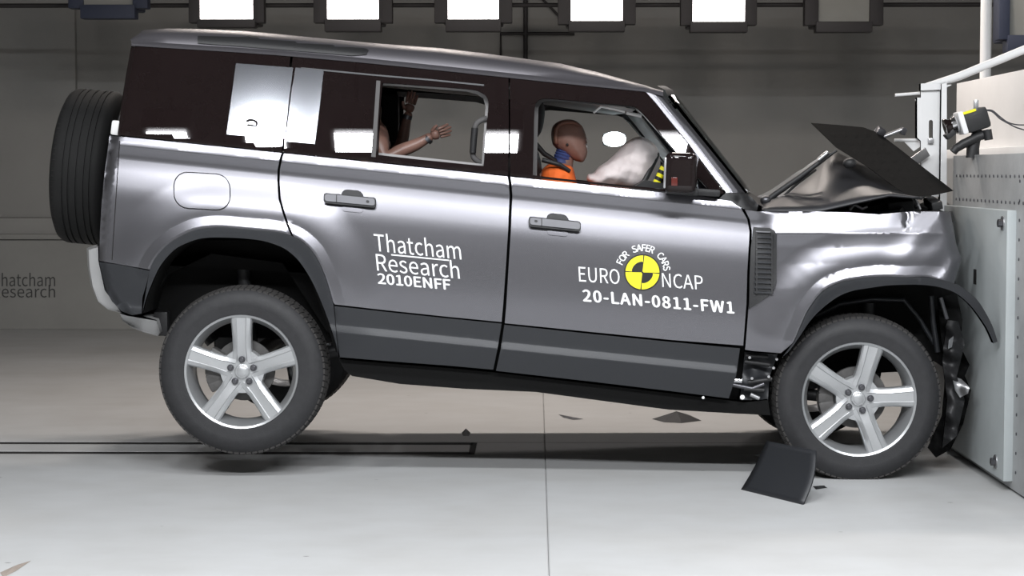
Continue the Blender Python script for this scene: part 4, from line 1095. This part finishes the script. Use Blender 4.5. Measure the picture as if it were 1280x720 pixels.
tube('shoulder_strap', [Q(678, 200, .40), Q(686, 202, .39), Q(700, 206, .40), Q(712, 214, .42)], .012, 'black', drv)
# rear dummy with outstretched arms
yr = .62
rd = empty('crash_test_dummy', W(450, 300, yr))
tag(rd, 'brown crash test dummy on the rear seat with both arms flung forward', 'dummy')
yn, yf = .46, .86
chains = [([(Q(440, 285, yr), .12), (Q(446, 250, yr), .13), (Q(455, 205, yr), .13), (Q(463, 176, yr), .11), (Q(464, 154, yr), .045), (Q(462, 142, yr), .07), (Q(458, 124, yr), .082), (Q(455, 110, yr), .06)], None),
          ([(Q(472, 176, yn), .055), (Q(480, 200, yn - .02), .046), (Q(497, 190, yn), .038), (Q(520, 181, yn), .033), (Q(534, 173, yn), .025), (Q(541, 169.5, yn), .026)], 3),
          ([(Q(474, 176, yf), .055), (Q(486, 200, yf + .02), .046), (Q(502, 182, yf), .035), (Q(506, 160, yf), .031), (Q(509, 147, yf), .024), (Q(512, 139, yf), .026)], 3),
          ([(Q(470, 280, yr - .1), .08), (Q(535, 275, yr - .1), .062), (Q(545, 330, yr - .1), .05), (Q(548, 385, yr - .1), .04), (Q(572, 390, yr - .1), .03)], 0),
          ([(Q(470, 280, yr + .1), .08), (Q(535, 275, yr + .1), .062), (Q(545, 330, yr + .1), .05), (Q(548, 385, yr + .1), .04), (Q(572, 390, yr + .1), .03)], 0)]
def hand(px, py, Y, ux, uy, spread, flip=1):
    # palm and five fingers; (ux,uy) = pointing direction in pixels, fingers fan across the perpendicular
    u = np.array([ux, uy]) / math.hypot(ux, uy); n_ = np.array([-u[1], u[0]])
    out = []
    palm0 = np.array([px, py])
    out.append(([(Q(*palm0, Y), .023), (Q(*(palm0 + u * 6), Y), .031), (Q(*(palm0 + u * 12), Y), .029)], None))
    for k, (o_, ln) in enumerate(((-5.0, 15), (-1.8, 17.5), (1.6, 16.5), (4.8, 13.5))):
        b0 = palm0 + u * 11 + n_ * o_
        ch = []
        for t, r in ((0, .0088), (.4, .0085), (.72, .0078), (1, .0066)):
            p = b0 + u * ln * t + n_ * o_ * spread * t
            ch.append((Q(*p, Y + (.012 * (k - 1.5)) + .03 * t * t * flip), r))
        out.append((ch, None))
    b0 = palm0 + u * 3 - n_ * 4.5
    out.append(([(Q(*b0, Y - .012), .0105), (Q(*(b0 + u * 5 - n_ * 4.0), Y - .024), .0095), (Q(*(b0 + u * 10 - n_ * 5.5), Y - .028), .0078)], None))
    return out
chains += hand(538, 170, yn, 22, -7.5, .35)
chains += hand(510, 141, yf, 4, -15, .22)
skin('body', chains, 'brown', rd, 2)
tube('wrist_joint', [Q(533, 176, yn), Q(536.5, 172.5, yn)], .027, 'nut', rd, n=12)
tube('wrist_joint', [Q(508.2, 149, yf), Q(509.4, 144, yf)], .027, 'nut', rd, n=12)

# ------------------------------------------------------------------ barrier
XB = W(1241, 602, 0).x
bar = empty('crash_barrier', (XB + 1, .3, 0))
tag(bar, 'massive grey steel and concrete crash barrier with a pale impact panel', 'barrier')
ztop = W(1182, 197, 1.1).z
box('block', (XB + 1.25, .3, ztop / 2), (2.4, 4.4, ztop), 'barrier', bar, bev=.01)
fy0, fy1 = -1.9, 1.1
fp = box('face_plate', (XB + .035, (fy0 + fy1) / 2, ztop / 2 + .01), (.03, fy1 - fy0, ztop), 'barrier', bar, bev=.004)
iy0, iy1 = WX(1263, 400, XB).y, 2.3
iz0, iz1 = WX(1257, 600, XB).z, WX(1265, 263, XB).z
ip = box('impact_panel', (XB - .0, (iy0 + iy1) / 2, (iz0 + iz1) / 2), (.045, iy1 - iy0, iz1 - iz0), 'panel', bar, bev=.005)
xf = XB + .018
bm = bmesh.new()
def hole(y, z, r=.0045):
    bm_disc(bm, r, -.001, .003, 8, Matrix.Translation((xf, y, z)) @ Matrix.Rotation(-PI / 2, 4, 'Y') @ Matrix.Diagonal((1.6, 1, 1, 1)))
zr1, zr2 = WX(1230, 220, xf).z, WX(1230, 251, xf).z
for k in range(34):
    y = 1.0 - k * .085
    hole(y, zr1); hole(y, zr2)
for k in range(16): hole(iy0 - .07, .1 + k * .09)
for k in range(16): hole(iy0 - .3, .1 + k * .09)
ho = finish(bm, 'bolt_hole', 'nut', fp); ho['kind'] = 'stuff'
for (x, y) in ((1254, 279), (1245, 577)):
    p = WX(x, y, XB - .022); m_ = Matrix.Translation(p) @ Matrix.Rotation(-PI / 2, 4, 'Y')
    bm = bmesh.new(); bm_disc(bm, .034, -.002, .006, 24, m_); bw = finish(bm, 'washer', 'steel', ip)
    bm = bmesh.new(); bm_disc(bm, .019, .006, .026, 6, m_); finish(bm, 'bolt', 'nut', ip, smooth=False)
p = WX(1219, 346, XB - .022); box('lifting_slot', p, (.006, .06, .075), 'gap', ip, bev=.002)
# dark stain of the tyre-shaped scuff is left to the shadows
# upper white bracket and board
wb_ = empty('white_bracket', W(1166, 247, 1.15))
tag(wb_, 'white slotted steel bracket plate standing at the edge of the barrier', 'bracket')
a, b_ = W(1151, 108, 1.15), W(1178, 247, 1.15)
fyb = lambda V: np.full(len(V), 1.15)
panel('plate', [(1151, 107), (1178, 108), (1178, 246), (1151, 246)], fyb, 'white', wb_, holes=[rrect(1161, 150, 1166, 179, 2.4)], thick=.02, step=8, back=True)
box('slot_bolt', W(1163.5, 176, 1.14), (.03, .02, .03), 'steel', wb_, bev=.005)
panel('edge_strip', [(1177, 105), (1183.5, 103), (1183.5, 272), (1175, 272)], lambda V: np.full(len(V), 1.11), 'white', wb_, thick=.06, step=10, back=True)
panel('side_strip', [(1146.5, 122), (1151, 122), (1151, 176), (1146.5, 172)], fyb, 'white', wb_, thick=.06, step=10, back=True)
tube('arm', [W(1119, 119, 1.2), W(1152, 116.5, 1.2)], .009, 'white', wb_, n=8)
tube('arm', [W(1144, 125, 1.2), W(1152, 125, 1.2)], .006, 'white', wb_, n=8)
tube('arm', [W(1118, 175.5, 1.2), W(1152, 175, 1.2)], .009, 'white', wb_, n=8)
panel('gusset', [(1130, 177), (1151, 177), (1151, 183), (1142, 189)], lambda V: np.full(len(V), 1.2), 'white', wb_, thick=.01, step=10, back=True)
tube('top_tube', [W(1152, 111, 1.18), W(1200, 95, 1.15), W(1290, 58, 1.05)], .022, 'white', wb_, n=10)
panel('header', [(1151, 104.5), (1160, 104), (1190, 106), (1178, 112), (1151, 113)], lambda V: np.full(len(V), 1.13), 'white', wb_, thick=.05, step=10, back=True)
bd = empty('white_board', (XB + .5, 2.2, ztop))
tag(bd, 'white back board with a top edge standing on the barrier behind the high-speed camera', 'board')
zt0 = WX(1186, 106, XB + .52).z
box('board', (XB + .55, 1.5, (ztop + zt0) / 2), (.04, 3.9, zt0 - ztop), 'white', bd, bev=.005)
box('foot_rail', (XB + .48, 1.5, ztop + .035), (.1, 3.9, .06), 'white', bd, bev=.01)
pp = W(1232, 72, 3.0)
tube('pole', [Vector((pp.x, 3.0, zt0)), Vector((pp.x, 3.0, 3.6))], .035, 'white', bd, n=14)
# high-speed camera on its clamp
hc = empty('highspeed_camera', W(1216, 196, .62))
tag(hc, 'black high-speed camera with white front ring and yellow label clamped on the barrier', 'camera')
yh = .62
A_, B_ = W(1200, 156, yh), W(1232, 146, yh)
ax = (B_ - A_).normalized()
rotm = Euler((0, -math.atan2(ax.z, ax.x), 0))
cb = box('body', W(1219, 150, yh), (.125, .12, .11), 'black', hc, bev=.02, rot=rotm)
box('front_ring', W(1201, 154, yh), (.03, .125, .118), 'white', hc, bev=.01, rot=rotm)
m_ = Matrix.Translation(W(1194, 156, yh)) @ rotm.to_matrix().to_4x4() @ Matrix.Rotation(-PI / 2, 4, 'Y')
bm = bmesh.new(); bm_lathe(bm, [(.045, -.01), (.05, .0), (.042, .012), (.038, .02)], 24, m_); finish(bm, 'lens_ring', 'chrome', hc)
bm = bmesh.new(); bm_lathe(bm, [(.035, .0), (.037, .03), (.046, .045), (.046, .055), (.03, .055), (.0005, .05)], 24, m_); finish(bm, 'lens', 'black_gloss', hc)
o = box('label', W(1212, 139.5, yh - .062), (.066, .004, .013), 'yellow', hc, rot=Euler((0, -math.atan2(ax.z, ax.x), 0)))
box('top_lug', W(1220, 131, yh), (.022, .03, .05), 'steel', hc, bev=.005)
tube('clamp_arm', [W(1216, 197, yh), W(1216, 184, yh), W(1220, 172, yh), W(1224, 162, yh)], [.036, .034, .028, .03], 'black', hc, n=12)
tube('clamp_bar', [W(1193, 187, yh - .03), W(1204, 180, yh - .03), W(1222, 171, yh - .03), W(1236, 167, yh - .03)], [.02, .024, .022, .024], 'black', hc, n=12)
tube('clamp_knob', [W(1234, 162, yh - .05), W(1236, 175, yh - .05)], .022, 'black', hc, n=12)
tube('clamp_knob', [W(1191, 190, yh - .03), W(1196, 184, yh - .03)], .022, 'black', hc, n=12)
box('lens_hood', W(1187, 168, yh), (.05, .07, .03), 'black', hc, bev=.004, rot=Euler((0, math.radians(-38), 0)))
for dy in (0, 4):
    tube('cable', [W(x, y + dy * k, yh + .02) for x, y, k in catmull([(1230, 138, 0), (1240, 138, .4), (1250, 146, .6), (1260, 153 , .3), (1272, 156, 1), (1290, 156, 2.2)], 4)], .0035, 'nut', hc, n=6)

# ------------------------------------------------------------------ loose things on the floor
p1, p2 = F(926, 612), F(1003, 631); 
def flap():
    vs_ = []; n = 10
    d0 = Vector((p1.x, p1.y, 0)); d1 = Vector((p2.x, p2.y, 0))
    t0 = W(958, 551, p1.y + .12); t1 = W(1019, 563, p2.y + .16)
    for i in range(n + 1):
        a = i / n
        for j in range(n + 1):
            s = j / n
            lo = d0.lerp(d1, a); hi = t0.lerp(t1, a); p = lo.lerp(hi, s)
            bow = .018 * math.sin(PI * s) * (.4 + .6 * a)
            p.x += bow * .9; p.y -= bow * .5
            vs_.append(p)
    o = pyd('rubber_flap', vs_, [(i * (n + 1) + j, (i + 1) * (n + 1) + j, (i + 1) * (n + 1) + j + 1, i * (n + 1) + j + 1) for i in range(n) for j in range(n)], 'trim', smooth=True)
    s = o.modifiers.new('thickness', 'SOLIDIFY'); s.thickness = .008
    return o
tag(flap(), 'bent dark plastic flap standing on the floor in front of the front wheel', 'flap')
def shard(name, pix, label, material, z=.02):
    base = [F(x, y) for x, y in pix]; c_ = sum(base, Vector()) / len(base)
    vs_ = [Vector((p.x, p.y, .001)) for p in base] + [c_ + Vector((0, 0, z))]
    n = len(base)
    o = pyd(name, vs_, [(i, (i + 1) % n, n) for i in range(n)] + [tuple(reversed(range(n)))], material)
    return tag(o, label, 'debris')
shard('plastic_shard', [(815, 524), (838, 520), (862, 519), (877, 526), (852, 529), (830, 528)], 'dark crumpled plastic shard lying on the floor beyond the car sill', 'black', .05)
shard('plastic_shard', [(1016, 608), (1030, 607), (1034, 610), (1020, 612)], 'small dark shard on the floor between the flap and the front tyre', 'black', .008)
shard('floor_chip', [(0, 716), (22, 706), (39, 701), (20, 714), (4, 722)], 'small brown chip on the floor at the bottom corner below the spare wheel', mat('brown_chip', (.26, .22, .19), .8, var=.1), .012)
shard('floor_chip', [(698, 518), (708, 520), (729, 524), (716, 525), (704, 522)], 'thin dark strip on the lamplit floor beyond the middle of the sill', 'nut', .008)
shard('floor_chip', [(577, 541), (582, 538.5), (588, 541), (586, 545), (579, 545)], 'round dark lump on the floor at the edge of the car shadow', 'black', .03)
